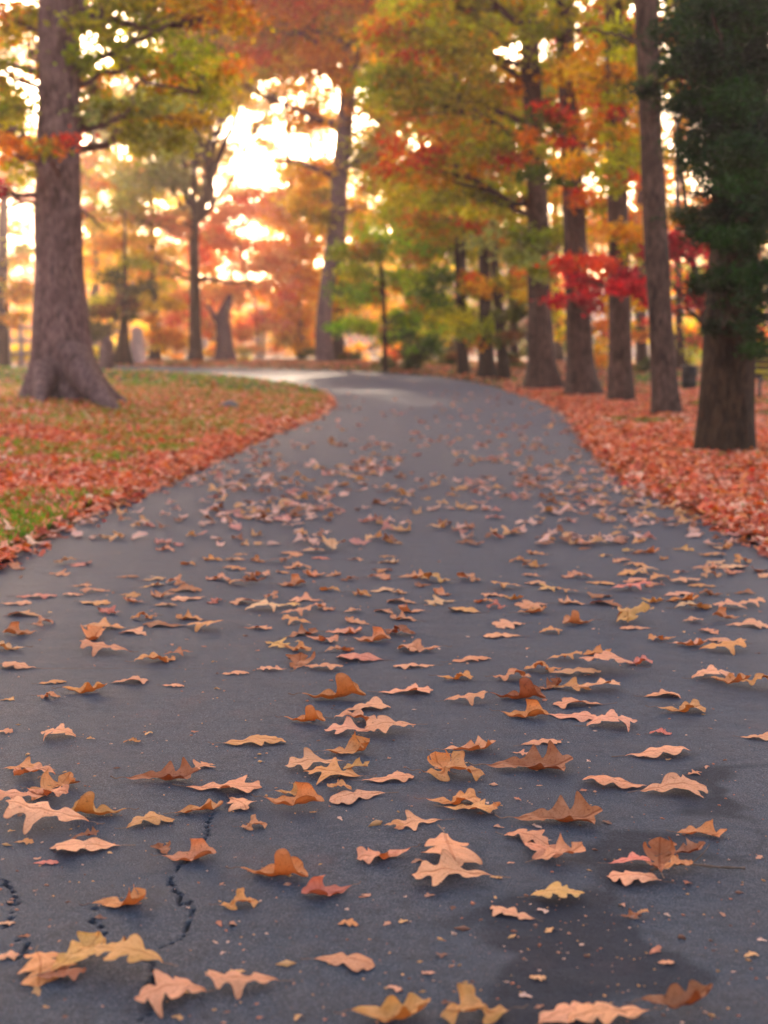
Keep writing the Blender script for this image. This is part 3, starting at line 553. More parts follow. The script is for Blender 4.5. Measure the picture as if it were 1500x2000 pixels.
# more distant trees that fill the gaps, each with its own crown
for (lab, d, px, w_, pal, ms, lf, dn) in [
    ('tall orange tree far behind the leaning trunk on the right', 46, 1255, 22, 'O', [(1200, 180, 100, 80), (1170, 60, 90, 60), (1300, 330, 50, 60), (1090, 160, 50, 60), (1220, 440, 60, 40), (1330, 410, 80, 50), (1180, 420, 80, 60), (1340, 560, 50, 50), (1300, 640, 80, 30), (1230, 310, 80, 60), (1340, 250, 30, 50)], .2, .6),
    ('orange and green tree behind the bend, left of the verge oaks', 50, 1005, 18, 'N', [(980, 470, 80, 60), (1000, 570, 60, 40), (1090, 560, 60, 50), (930, 330, 80, 60), (1060, 400, 70, 60), (1090, 640, 40, 60), (1020, 200, 90, 70), (930, 180, 90, 70), (1080, 40, 70, 50), (1010, 330, 60, 50), (1080, 300, 50, 60)], .2, .7),
    ('bright orange tree glowing beyond the small green tree', 66, 800, 14, 'O', [(740, 600, 60, 50), (820, 520, 70, 60), (700, 440, 50, 60), (790, 640, 60, 40), (860, 620, 50, 50), (780, 400, 80, 60), (700, 690, 40, 20), (760, 690, 50, 20)], .24, .7),
    ('tall green and orange tree above the middle of the road, far back', 70, 830, 20, 'G', [(830, 250, 100, 70), (760, 330, 80, 60), (840, 120, 100, 80), (730, 160, 80, 60), (900, 400, 80, 60), (940, 280, 90, 70), (800, 20, 110, 60)], .26, .75),
    ('pale orange tree far behind the big left oak', 75, 190, 18, 'O', [(200, 460, 60, 50), (180, 540, 60, 40), (60, 620, 60, 40), (250, 640, 50, 30), (200, 330, 60, 40), (210, 690, 50, 18), (30, 450, 30, 20)], .25, .6),
    ('rusty brown tree in the upper left distance, below the big oak bough', 78, 420, 16, 'B', [(440, 60, 80, 60), (390, 190, 70, 50), (540, 60, 60, 60), (350, 300, 60, 50), (270, 330, 60, 60), (500, 150, 60, 40), (420, 290, 40, 60), (540, 360, 30, 30), (300, 150, 90, 70), (200, 200, 90, 60), (40, 220, 60, 60), (40, 80, 70, 60), (30, 320, 60, 50), (190, 300, 50, 50), (520, 250, 30, 30), (330, 220, 70, 60)], .28, .85),
    ('deep red tree in the right distance over the black bin', 42, 1330, 16, 'M', [(1380, 560, 50, 60), (1290, 480, 60, 60), (1240, 640, 50, 30), (1370, 660, 60, 26), (1150, 640, 40, 40), (1450, 640, 60, 60), (1500, 700, 60, 40)], .16, .6),
    ('dark olive tree in the shade to the right of the bend', 56, 1090, 20, 'D', [(1090, 660, 50, 30), (1040, 650, 50, 40), (950, 660, 50, 40), (1180, 680, 50, 30), (880, 680, 50, 30), (1100, 480, 80, 60), (1250, 560, 60, 60), (1180, 300, 90, 70)], .22, .6)]:
    make_tree('autumn_tree', lab, d, [(px, 715, w_), (px - 4, 600, w_ * .9), (px - 6, 400, w_ * .7), (px - 10, 150, w_ * .5)], [(*m_, pal) for m_ in ms], leaf=lf, bark='bark_dark', top=14 if d < 60 else 18, dens=dn * .85,
              group='autumn trees filling the distance', upper=None)

# ------------------------------------------------------------------ stumps, shrubs, fence, houses, bin, bench
def stump(name, label, px, d, wpx, hpx, mat, cat='stump', lean=0):
    b = W(px, 700, d); z0 = hz(b[0], d); s = d / FPX; root = empty(name, (b[0], d, z0)); tag(root, label, cat)
    n = 12; t = np.linspace(0, 1, n); P = np.stack([b[0] + lean * t * s, np.full(n, d), z0 - .08 + t * (hpx * s + .08)], 1)
    r = wpx * s / 2 * (1.15 - .25 * t + .4 * np.exp(-t * 9)) * np.where(t > .8, np.sqrt(np.clip(1 - ((t - .8) / .21) ** 2, 0.02, 1)), 1)
    ph = rng.uniform(0, 6); m_ = MB(); V, F = tube(P, r, 14, rfun=lambda i, a: 1 + .13 * np.cos(3 * a + ph + i * .3) + .07 * np.cos(5 * a - i * .5)); m_.add(V, F); m_.build('trunk', mat, root)
    m_ = MB(); e = P[6]; limb(m_, e, e + np.array([-.5 * wpx * s, -.1, .25 * wpx * s]), wpx * s * .16, wpx * s * .09, n=5); m_.build('stub', mat, root)
stump('stump', 'pale pinkish trunk with a rounded top beyond the left end of the road', 268, 53, 24, 72, M['pale'])  # trunk and stub share one pale pink colour
stump('stump', 'low reddish brown stump at the lawn edge right of the big oak', 206, 40, 26, 66, M['bark_oak'], lean=6)
def shrub(label, px, py, rx, ry, d, pal, dens=.9, leaf=.14):
    c = W(px, py, d); s = d / FPX; z0 = hz(c[0], d); root = empty('shrub', (c[0], d, z0)); tag(root, label, 'shrub')
    h = max(.5, c[2] - z0 + ry * s); cm = MB(); r = np.array([rx * s, rx * s * .8, h * .5]); cc = np.array([c[0], d, z0 + h * .52])
    C = mass(cm, cc, r, pal, leaf, dens); sm = MB()
    for q in C[:12]: limb(sm, (c[0] + rng.normal(0, .08), d + rng.normal(0, .08), z0 - .03), q, .02, .006, n=5, seg=4)
    sm.build('stem', M['bark_dark'], root); cm.build('foliage', M['fol'], root, smooth=False)
for a in [('lemon yellow bush between the broken trunk and the twin stems', 478, 690, 26, 18, 66, 'Y'), ('dark green shrub at the foot of the orange maple', 605, 700, 20, 14, 60, 'D'),
          ('dark bush at the foot of the slim trunk behind the bent oak', 690, 705, 26, 12, 56, 'D'), ('dense dark undergrowth bush right of the small green tree', 800, 705, 44, 20, 50, 'D'),
          ('olive bush behind the road at the foot of the dark trunks', 862, 705, 36, 26, 48, 'D'), ('low dark bush between the slim stem and the bend oak', 1005, 715, 26, 22, 44, 'D'),
          ('orange low bush behind the second verge oak', 1175, 700, 16, 60, 44, 'O'), ('olive brown bush behind the slim leaning trunk', 1250, 720, 36, 26, 40, 'D'),
          ('green low bush right of the cedar trunk', 1490, 700, 40, 30, 34, 'G'), ('yellow green bush beyond the big oak on the left lawn', 195, 690, 26, 20, 58, 'Y'),
          ('olive bush left of the big oak by the fence', 40, 685, 40, 18, 55, 'B'), ('orange bush between the forked tree and the broken trunk', 410, 690, 22, 26, 70, 'O'), ('orange bush left of the forked tree', 340, 690, 22, 26, 70, 'O'),
          ('green bush above the black bin', 1345, 660, 50, 40, 48, 'G')]:
    shrub(*a)
# lawn fence at the far left
root = empty('fence', (W(0, 700, 50)[0], 50, hz(W(0, 700, 50)[0], 50))); tag(root, 'weathered lilac grey post and rail fence behind the lawn at the far left', 'fence')
fx = [W(p, 700, 50)[0] for p in (-120, -70, -26, 18, 42, 86)]
for x in fx:
    z = hz(x, 50); m_ = MB(); boxes(m_, (x - .06, 49.94, z - .2), (x + .06, 50.06, z + 1.65)); m_.build('post', M['fence'], root, smooth=False)
for zz in (.5, 1.0, 1.5):
    m_ = MB(); z = hz(0, 50) * 0 + hz(fx[2], 50); boxes(m_, (fx[0] - .4, 49.88, z + zz), (fx[-1] + .4, 49.93, z + zz + .1)); m_.build('rail', M['fence'], root, smooth=False)
def house(label, px0, px1, d, hwall, hroof, nwin):
    x0 = W(px0, 700, d)[0]; x1 = W(px1, 700, d)[0]; xc = (x0 + x1) / 2; z0 = hz(xc, d); root = empty('house', (xc, d, z0)); tag(root, label, 'house')
    D = 8; m_ = MB(); boxes(m_, (x0, d, z0 - .5), (x1, d + D, z0 + hwall)); m_.build('wall', M['white'], root, smooth=False)
    o = .5; zt = z0 + hwall; m_ = MB()
    V = [(x0 - o, d - o, zt), (x1 + o, d - o, zt), (x1 + o, d + D + o, zt), (x0 - o, d + D + o, zt), (x0 - o, d + D / 2, zt + hroof), (x1 + o, d + D / 2, zt + hroof)]
    m_.add(V, [[0, 1, 5, 4], [2, 3, 4, 5]]); m_.add(V, [[1, 2, 5], [3, 0, 4]]); m_.add(V, [[0, 3, 2, 1]]); m_.build('roof', M['roof'], root, smooth=False)
    for k in range(nwin):
        xw = x0 + (x1 - x0) * (k + .5) / nwin; m_ = MB(); boxes(m_, (xw - .6, d - .06, z0 + 1.0), (xw + .6, d + .02, z0 + 2.4)); wf = m_.build('window', M['white'], root, smooth=False)
        for sx in (-.28, .28):
            m_ = MB(); boxes(m_, (xw + sx - .24, d - .075, z0 + 1.1), (xw + sx + .24, d - .062, z0 + 2.3)); p = m_.build('pane', M['glass'], root, smooth=False); p.parent = wf
house('pale pinkish house far behind the twin stems left of the road', 470, 600, 118, 2.8, 2.2, 3)
house('pale house in the right distance seen beside the black bin', 1180, 1420, 95, 2.9, 2.4, 4)
# bin
bx_, by_ = W(1345, 768, 28.5)[0], 28.5; z = hz(bx_, by_); root = empty('litter_bin', (bx_, by_, z)); tag(root, 'black cylindrical litter bin standing between the slim trunk and the cedar', 'litter bin')
m_ = MB(); hz_ = W(1345, 714, 28.5)[2] - z; rb = .165
zz = np.array([0, .0, .04, .05, hz_ * .33, hz_ * .34, hz_ * .36, hz_ * .66, hz_ * .67, hz_ * .69, hz_ * .9]); rr = np.array([0, .15, .15, .155, .16, .172, .16, .165, .178, .165, .168])
V, F = tube(np.stack([np.full(11, bx_), np.full(11, by_), z + zz + np.arange(11) * 1e-4], 1), rr, 24); m_.add(V, F); m_.build('barrel', M['black'], root)
m_ = MB(); zz = hz_ * .9 + np.array([0, .0, .03, .05, .06]); rr = np.array([.168, .185, .185, .14, .0])
V, F = tube(np.stack([np.full(5, bx_), np.full(5, by_), z + zz + np.arange(5) * 1e-4], 1), rr, 24); m_.add(V, F); m_.build('lid', M['black'], root)
# bench, seen only by its left end
bx_, by_ = W(1475, 800, 23.0)[0], 23.0; z = hz(bx_, by_); root = empty('park_bench', (bx_, by_, z)); tag(root, 'dark iron and slat park bench cut by the right edge behind the cedar', 'bench')
for k in range(2):
    x = bx_ + k * 1.35; m_ = MB(); boxes(m_, (x - .025, by_ - .25, z - .03), (x + .025, by_ - .2, z + .42)); boxes(m_, (x - .025, by_ + .2, z - .03), (x + .025, by_ + .25, z + .8)); boxes(m_, (x - .022, by_ - .2, z + .38), (x + .022, by_ + .2, z + .42)); m_.build('leg', M['iron'], root, smooth=False)
for k in range(4):
    m_ = MB(); y0 = by_ - .25 + k * .12; boxes(m_, (bx_ - .1, y0, z + .425), (bx_ + 1.45, y0 + .09, z + .455)); m_.build('seat_slat', M['bark_dark'], root, smooth=False)
for k in range(3):
    m_ = MB(); z1 = z + .52 + k * .1; boxes(m_, (bx_ - .1, by_ + .17, z1), (bx_ + 1.45, by_ + .198, z1 + .075)); m_.build('back_slat', M['bark_dark'], root, smooth=False)
# rock on the left lawn
p = WG(448, 800); m_ = MB(); zc = hz(p[0], p[1]); a = np.linspace(0, 2 * np.pi, 16, endpoint=False)
n = 7; V, F = tube([(p[0], p[1], zc - .06 + .035 * k) for k in range(n)], [.16, .17, .165, .15, .12, .07, .01], 14, rfun=lambda i, a: 1 + .2 * np.cos(2 * a + .4) + .12 * np.cos(3 * a + i)); m_.add(V, F)
tag(m_.build('rock', M['rock']), 'small grey rock lying in the grass dip of the left lawn', 'rock')

# far-off woods that close the view between the trees
mb = MB()
for k in range(850):
    x = rng.uniform(-70, 75); y = rng.uniform(104, 135); px = 750 + x / y * FPX
    hgt = rng.uniform(1.5, 16) if px > 690 else (rng.uniform(1, 7) if px > 400 else rng.uniform(1, 17))
    pal = rng.choice(['O', 'o', 'N', 'P', 'B']) if px < 700 else rng.choice(['G', 'N', 'D', 'M', 'O'])
    z = rise(y) + rng.uniform(.1, 1) * hgt
    mass(mb, np.array([x, y, z]), np.array([3.4, 2.5, 1.3 + hgt * .08]), pal, .5, .28)
tag(mb.build('distant_woods', M['fol'], smooth=False), 'far-off autumn woods closing the view', 'woods', kind='stuff')

# ------------------------------------------------------------------ oak leaves
def leaf_grid(rows, cols, nl, depth, sweep, wid, seed, pointed=0.0):
    r = np.random.default_rng(seed); t = np.linspace(0, 1, rows); s = np.linspace(-1, 1, cols)
    env = .9 * wid * np.interp(t, [0, .08, .3, .6, .85, 1.0], [.04, .22, .62, 1.0, .66, .06])
    U = np.zeros((rows, cols)); Vv = np.zeros((rows, cols))
    for sg, m in ((-1, s < 0), (1, s >= 0)):
        ph = r.uniform(-.25, .25); c = .5 + .5 * np.cos(2 * np.pi * (nl * t ** 1.12 + .5 + ph))
        c = c ** .55 if pointed < .5 else c ** 1.3
        amp = 1 + .28 * np.sin(5 * t + r.uniform(0, 6)) + .14 * np.sin(13 * t + r.uniform(0, 6))
        wv = np.clip(1.14 * env * (1 - 1.05 * depth * (1 - c)) * amp, .008, 9)
        wv[0] = .006; wv[-1] = .012
        q = np.abs(s[m])[None, :]
        Vv[:, m] = sg * q * wv[:, None]
        U[:, m] = t[:, None] + .62 * sweep * (q * wv[:, None]) * (1 - .5 * t[:, None])
    return U, Vv, t, s
def leaf_shape(rows, cols, seed, nl=3, depth=.5, sweep=.55, wid=.34, pointed=0, arch=0., fold=0., curl=0., tipup=0., rough=1., twist=0.):
    """a curled oak leaf, length 1 along +x, lowest point at z = 0"""
    U, Vv, t, s = leaf_grid(rows, cols, nl, depth, sweep, wid, seed, pointed); r = np.random.default_rng(seed + 99)
    n = 60; tt = np.linspace(-.02, 1.35, n)
    th = -arch * 2 * (tt - .5) + tipup * sstep(.62, 1.05, tt) + rough * (.22 * np.sin(tt * 7 + r.uniform(0, 6)) + .12 * np.sin(tt * 15 + r.uniform(0, 6)))
    dx = np.cos(th); dz = np.sin(th); dt = tt[1] - tt[0]; SX = np.cumsum(dx) * dt; SZ = np.cumsum(dz) * dt
    a1, a2, p1, p2 = r.uniform(.2, .5), r.uniform(.1, .3), r.uniform(0, 6), r.uniform(0, 6)
    X = np.zeros_like(U); Y = np.zeros_like(U); Z = np.zeros_like(U)
    q1, q2, q3 = r.uniform(0, 6, 3)
    for i in range(rows):
        for j in range(cols):
            u = U[i, j]; v = Vv[i, j]; av = abs(v); sg = 1 if v >= 0 else -1
            x0 = np.interp(u, tt, SX); z0 = np.interp(u, tt, SZ); ang = np.interp(u, tt, th)
            ph = fold + curl * av * 2.4 + rough * (a1 * math.sin(u * 9 + (p1 if sg > 0 else p2)) * av * 3.2)
            if sg < 0: ph = fold * .8 + curl * av * 2.0 + rough * (a2 + a1) * math.sin(u * 8 + p2) * av * 3.0
            lat = av * math.cos(ph * .6); hh = av * math.sin(ph * .6 + twist * sg)
            hh += rough * (.012 * math.sin(u * 26 + q1 + v * 9) + .010 * math.sin(v * 38 + q2 + u * 13))
            X[i, j] = x0 - math.sin(ang) * hh; Z[i, j] = z0 + math.cos(ang) * hh; Y[i, j] = sg * lat
    Y += r.uniform(-.3, .3) * (X - .4) ** 2; Z += r.uniform(-.16, .16) * Y * np.sin(X * 2.5)
    V = np.stack([X.ravel(), Y.ravel(), Z.ravel()], 1)
    # rest on its lowest points: tilt by the two lowest end regions
    lo1 = V[V[:, 0] < .4][:, 2].min(); lo2 = V[V[:, 0] > .6][:, 2].min(); V[:, 2] -= (lo2 - lo1) * (V[:, 0] - .25) / .6 * .8
    V[:, 2] -= V[:, 2].min(); V[:, 0] -= .5
    i, j = np.meshgrid(np.arange(rows - 1), np.arange(cols - 1), indexing='ij'); i = i.ravel(); j = j.ravel()
    F = np.stack([i * cols + j, i * cols + j + 1, (i + 1) * cols + j + 1, (i + 1) * cols + j], 1)
    edge = np.broadcast_to(np.abs(s)[None], U.shape).ravel().copy(); uv = np.stack([U.ravel(), Vv.ravel()], 1)
    return V, F, edge, uv
KINDS = {}     # kind -> list of (blade mesh, stem mesh)
SPECS = dict(
    flat=[dict(nl=3, depth=.55, arch=.25, curl=.2), dict(nl=3.5, depth=.6, arch=.35, curl=-.3), dict(nl=3, depth=.65, arch=.1, curl=.5, pointed=1), dict(nl=2.5, depth=.5, arch=.3, curl=-.5),
          dict(nl=3.5, depth=.7, arch=.2, curl=.3, pointed=1, wid=.4), dict(nl=2.2, depth=.62, arch=.2, curl=.2, wid=.38)],
    arch=[dict(nl=3, depth=.6, arch=.5, curl=-.45), dict(nl=3.5, depth=.65, arch=.62, curl=-.35, wid=.38), dict(nl=2.5, depth=.55, arch=.45, curl=-.7), dict(nl=3, depth=.7, arch=.4, curl=-.5, pointed=1, wid=.4)],
    cup=[dict(nl=3, depth=.5, arch=-.45, curl=1.5, fold=.3), dict(nl=2.5, depth=.45, arch=-.3, curl=1.9, fold=.35), dict(nl=3.5, depth=.6, arch=-.5, curl=1.3, fold=.25)],
    stand=[dict(nl=3, depth=.55, arch=.05, curl=.9, tipup=1.5), dict(nl=2.5, depth=.6, arch=-.1, curl=1.2, fold=.4, tipup=1.25), dict(nl=3, depth=.6, arch=.1, curl=1.7, tipup=1.8, wid=.38)],
    wavy=[dict(nl=3.5, depth=.6, arch=.2, curl=.7, rough=2.0), dict(nl=3, depth=.62, arch=.1, curl=-.3, rough=2.3), dict(nl=3, depth=.5, arch=.0, curl=1.0, rough=1.9, wid=.3)])
sid = 20
for kd, lst in SPECS.items():
    KINDS[kd] = []
    for sp in lst:
        sid += 1; V, F, edge, uv = leaf_shape(58, 13, sid, **sp)
        m_ = MB(); m_.add(V, F); o = m_.build('fallen_leaf', M['leaf'], attrs=dict(edge=edge), uv=uv)
        b = V[6]; stp = np.array([b, b + [-.06, .008, .012], b + [-.13, .02, .0 if b[2] < .03 else -.03], b + [-.2, .05, .02]])
        stp[:, 2] = np.maximum(stp[:, 2], .006); s_ = MB(); V2, F2 = tube(spline(stp, 8), np.linspace(.006, .009, 8), 5); s_.add(V2, F2)
        s2 = s_.build('stem', M['stem']); KINDS[kd].append((o.data, s2.data)); bpy.data.objects.remove(o); bpy.data.objects.remove(s2)
COLS = dict(P=((.82, .33, .165), 'pinkish tan'), O=((.72, .27, .075), 'orange brown'), B=((.36, .10, .03), 'dark rusty brown'), R=((.72, .19, .12), 'rosy red'), Y=((.74, .34, .085), 'golden tan'), T=((.78, .41, .20), 'pale tan'))
PLACED = []
def put_leaf(px, py, wpx, c, kd, yaw, label, var=None, group='oak leaves fallen on the road', z=0.0, tilt=0.0):
    lst = KINDS[kd]; blade, stem = lst[(var if var is not None else random.randrange(len(lst))) % len(lst)]
    p = WG(px, py); dist = math.hypot(p[1], CAM_H); ya = R(yaw)
    L = wpx * dist / FPX / (abs(math.cos(ya)) * 1.0 + .62 * abs(math.sin(ya))); L = min(L * 1.03, .2); fz = .8 if kd in ('stand', 'cup') else (.75 if kd == 'wavy' else .55); fy = random.choice((-1, 1)) * random.uniform(.82, 1.18)
    o = bpy.data.objects.new('fallen_leaf', blade); col.objects.link(o)
    rise_ = z
    for q in PLACED:
        dd = math.hypot(q[0] - p[0], q[1] - p[1])
        if dd < .4 * (L + q[2]): rise_ = max(rise_, q[3] + .007)
    rise_ = min(rise_, .022)
    o.location = (p[0], p[1], .001 + rise_); o.rotation_euler = (tilt, -rise_ * 1.2, ya); o.scale = (L, L * fy, L * fz)
    PLACED.append((p[0], p[1], L, rise_, px, py))
    base = np.array(COLS[c][0]); base = base + (np.array((.60, .20, .06)) - base) * (rng.random() ** 1.5 * .55 if c in 'PT' else 0); base = base * rng.uniform(.84, 1.12) * (1 + rng.normal(0, .035, 3)); o.color = (*np.clip(base, .02, .85), 1)
    tag(o, label, 'leaf', group)
    s_ = bpy.data.objects.new('stem', stem); col.objects.link(s_); s_.parent = o
    return o
HERO = [  # px, py, width px, colour, curl, direction of the tip, label
 (8, 1872, 60, 'P', 'arch', 20, 'pink leaf tip cut by the left edge beside the golden folded leaves'),
 (80, 1895, 135, 'O', 'arch', -70, 'broad tan leaf drooping toward us, left of the golden folded leaf'),
 (118, 1915, 95, 'B', 'flat', 10, 'brown leaf tucked beneath the golden folded leaf at lower left'),
 (150, 1885, 140, 'Y', 'stand', 60, 'golden leaf folded upright, tallest in the lower left heap'),
 (245, 1905, 165, 'Y', 'arch', 170, 'golden brown leaf with long stem pointing right over the thick crack'),
 (330, 1950, 165, 'P', 'arch', 200, 'curled tan leaf lying across the lowest part of the crack'),
 (478, 1930, 150, 'P', 'arch', 195, 'many lobed pink leaf arched high over its dark shadow near the bottom'),
 (670, 1878, 125, 'P', 'flat', 350, 'thin flat pink leaf alone on bare asphalt near the bottom middle'),
 (765, 1992, 170, 'Y', 'cup', 10, 'golden leaf cut by the bottom edge, left one of two'),
 (930, 1990, 150, 'Y', 'wavy', 185, 'golden leaf cut by the bottom edge, right one of two'),
 (1105, 1988, 150, 'P', 'arch', 30, 'pale tan leaf in the heap at the bottom edge, left part'),
 (1190, 1990, 170, 'P', 'flat', 190, 'wide pink leaf in the middle of the heap at the bottom edge'),
 (1325, 1985, 175, 'B', 'cup', 15, 'dark brown leaf curling up at the right end of the bottom heap'),
 (238, 1768, 120, 'O', 'stand', 5, 'three armed orange leaf alone between the cracks'),
 (466, 1772, 92, 'O', 'wavy', 15, 'small orange leaf alone right of the long crack'),
 (642, 1748, 112, 'R', 'cup', 200, 'rosy red leaf with a black shrivelled side'),
 (535, 1712, 145, 'O', 'cup', 350, 'folded orange leaf with a raised pointed tip left of the rosy leaf'),
 (752, 1678, 125, 'P', 'wavy', 200, 'pink leaf with a dark rolled end, left of the broad pink leaf pair'),
 (875, 1672, 132, 'P', 'arch', -88, 'broad pink leaf lying lobes out, upper of a pair in the middle'),
 (890, 1722, 158, 'P', 'flat', 175, 'wide pink leaf with curled right end, lower of a pair in the middle'),
 (1000, 1788, 108, 'P', 'flat', 150, 'compact pink leaf at the edge of the dark stain'),
 (1090, 1758, 118, 'Y', 'arch', 355, 'golden orange leaf on the dark stain with stem pointing left'),
 (1238, 1720, 118, 'P', 'arch', 170, 'smooth pink leaf under the twig heap on the stain'),
 (1228, 1692, 96, 'R', 'flat', 10, 'reddish leaf behind the smooth pink leaf in the twig heap'),
 (1288, 1700, 100, 'B', 'stand', 80, 'dark brown leaf standing up with its stem in the twig heap'),
 (1335, 1690, 110, 'B', 'cup', 20, 'brown curled leaf lying over the twig'),
 (1322, 1715, 80, 'O', 'wavy', 30, 'orange leaf below the twig at the front right of its heap'),
 (1370, 1630, 105, 'O', 'stand', 350, 'orange leaf with an upright centre fold on the right of the stain'),
 (1085, 1604, 178, 'B', 'cup', 5, 'large rust brown boat shaped leaf, darkest big leaf right of centre'),
 (1030, 1640, 118, 'P', 'arch', 330, 'pale pink arched leaf just below the rust brown boat leaf'),
 (1050, 1668, 100, 'P', 'flat', 300, 'creased pink leaf in the middle of the heap below the boat leaf'),
 (1090, 1685, 130, 'P', 'stand', 25, 'tan leaf with one orange lobe upright below the boat leaf'),
 (885, 1572, 120, 'O', 'wavy', 10, 'orange leaf with a long dark stem curling left in the middle'),
 (915, 1588, 110, 'O', 'flat', 350, 'orange leaf overlapping the front of the long stemmed leaf'),
 (965, 1592, 42, 'O', 'stand', 40, 'tiny orange curl beside the overlapping orange leaves'),
 (820, 1608, 118, 'P', 'flat', 200, 'crinkled pink leaf left of the overlapping orange leaves'),
 (768, 1618, 42, 'O', 'flat', 10, 'little orange scrap beside the crinkled pink leaf'),
 (1205, 1535, 142, 'P', 'arch', 170, 'pink leaf with wavy front, left one of a touching pair on the right'),
 (1310, 1548, 145, 'P', 'flat', 10, 'pink leaf with notched lobes, right one of a touching pair on the right'),
 (1355, 1512, 40, 'P', 'flat', 20, 'tiny tan leaf scrap above the touching pink pair'),
 (1030, 1502, 172, 'B', 'cup', 3, 'long reddish brown leaf with many upturned lobes right of centre'),
 (885, 1520, 130, 'O', 'wavy', 0, 'orange leaf below a standing lobe, left of the long upturned leaf'),
 (862, 1505, 80, 'O', 'stand', 110, 'upright orange lobe rising behind the middle orange leaf'),
 (1283, 1476, 140, 'P', 'arch', 5, 'long pink leaf arched like a bridge with pointed left tip'),
 (912, 1468, 125, 'P', 'cup', 10, 'pink leaf with brown rolled ends above the orange pair'),
 (1052, 1452, 95, 'P', 'flat', 20, 'small lobed pink leaf above the long upturned leaf'),
 (1015, 1472, 42, 'P', 'flat', 340, 'little tan scrap between small pink and long upturned leaves'),
 (755, 1524, 112, 'P', 'flat', 10, 'pink leaf touching the golden and orange leaves from the right'),
 (655, 1515, 128, 'O', 'flat', 170, 'orange tan leaf in front of the upright golden leaflet'),
 (695, 1505, 68, 'Y', 'stand', 25, 'golden leaflet leaning up with its stem pointing right'),
 (620, 1496, 128, 'P', 'flat', 190, 'long flat pink leaf behind the golden leaflet'),
 (700, 1556, 132, 'P', 'flat', 200, 'star shaped pink leaf with pointed lobes left of centre'),
 (664, 1545, 66, 'O', 'wavy', 150, 'orange lobe behind the star shaped pink leaf'),
 (574, 1552, 88, 'O', 'wavy', 10, 'twisted orange leaf left of the star shaped pink leaf'),
 (570, 1580, 130, 'O', 'cup', 350, 'narrow orange brown leaf with stem just below the twisted leaf'),
 (495, 1618, 68, 'P', 'wavy', 20, 'small curled tan leaf with a dark corner, alone left of centre'),
 (315, 1524, 150, 'B', 'cup', 8, 'rust brown leaf folded up at its right end, on the left'),
 (388, 1500, 62, 'P', 'flat', 60, 'pink leaf tip poking out behind the rust brown folded leaf'),
 (430, 1542, 150, 'P', 'flat', 355, 'long pink leaf lying behind the orange upright lobe on the left'),
 (465, 1572, 92, 'P', 'arch', 300, 'pink leaf with drooping lobes right of the orange upright lobe'),
 (388, 1585, 110, 'O', 'stand', 15, 'orange leaf with an upright lobe above the top of the crack'),
 (292, 1608, 118, 'O', 'arch', 30, 'orange leaf with raised right half, left of the crack top'),
 (192, 1592, 118, 'Y', 'cup', 185, 'golden leaf with scalloped upper edge on the left'),
 (95, 1615, 170, 'P', 'arch', 175, 'large pink leaf bridging its shadow near the left edge'),
 (170, 1658, 145, 'P', 'flat', 190, 'broad peach leaf with a brown curl on top, lower left'),
 (168, 1640, 55, 'B', 'cup', 20, 'small dark brown curl lying on the broad peach leaf'),
 (368, 1680, 112, 'P', 'cup', 10, 'pink leaf with spread upturned lobes over the long crack'),
 (318, 1662, 52, 'B', 'stand', 120, 'thin brown shrivelled bit left of the upturned pink leaf'),
 (42, 1500, 84, 'O', 'flat', 10, 'orange leaf at the back of the left edge heap'),
 (66, 1518, 98, 'P', 'wavy', 170, 'pale pink leaf in the middle of the left edge heap'),
 (98, 1545, 118, 'O', 'stand', 70, 'orange leaf standing with open lobes in the left edge heap'),
 (128, 1540, 56, 'O', 'stand', 20, 'small rust leaf upright at the right end of the left edge heap'),
 (42, 1572, 118, 'P', 'arch', 200, 'rounded pink leaf at the front of the left edge heap'),
 (92, 1566, 92, 'P', 'wavy', 350, 'crumpled pink leaf right of the rounded one in the left edge heap'),
 (46, 1646, 38, 'O', 'flat', 0, 'little orange scrap below the large pink bridging leaf'),
 (88, 1686, 52, 'R', 'flat', 10, 'small rose pink scrap below the broad peach leaf'),
 (115, 1438, 82, 'P', 'arch', 170, 'smooth pink leaf hooked at the top, alone on the left'),
 (258, 1450, 42, 'O', 'wavy', 20, 'tiny starry orange leaf right of the hooked pink leaf'),
 (165, 1354, 98, 'O', 'cup', 10, 'orange brown winged leaf on the left third'),
 (100, 1334, 62, 'O', 'flat', 15, 'thin orange leaf behind the winged leaf'),
 (250, 1333, 84, 'P', 'flat', 10, 'bright pink lobed leaf right of the winged leaf'),
 (95, 1364, 48, 'P', 'wavy', 0, 'small dull pink leaf left of the winged leaf'),
 (337, 1340, 52, 'P', 'flat', 350, 'small narrow pink leaf left of centre in the open'),
 (205, 1275, 97, 'P', 'arch', 178, 'smooth wide pink leaf with rounded ends on the left'),
 (303, 1292, 92, 'O', 'wavy', 10, 'jagged orange leaf with forked left arm'),
 (345, 1282, 68, 'B', 'flat', 10, 'slim brown leaf touching the jagged orange leaf'),
 (36, 1304, 86, 'P', 'arch', 170, 'pink leaf near the left edge with a dark gap under it'),
 (457, 1316, 60, 'P', 'flat', 10, 'thin pink leaf well left of the upright rust leaf'),
 (532, 1309, 62, 'P', 'flat', 190, 'flat pink leaf touching the upright rust leaf from the left'),
 (582, 1298, 64, 'B', 'stand', 85, 'rust leaf standing bolt upright left of centre'),
 (628, 1308, 84, 'P', 'flat', 350, 'pink leaf touching the upright rust leaf from the right'),
 (650, 1365, 130, 'O', 'cup', 5, 'long orange leaf with upright left end in the centre'),
 (595, 1410, 90, 'O', 'cup', 350, 'rusty boat shaped leaf left of the stacked pink leaves'),
 (680, 1470, 118, 'O', 'stand', 10, 'orange leaf with a square upright lobe in the centre'),
 (492, 1450, 132, 'O', 'flat', 8, 'long low orange brown leaf left of the square lobed leaf'),
 (715, 1384, 102, 'P', 'flat', 15, 'light pink leaf on top of the central stack'),
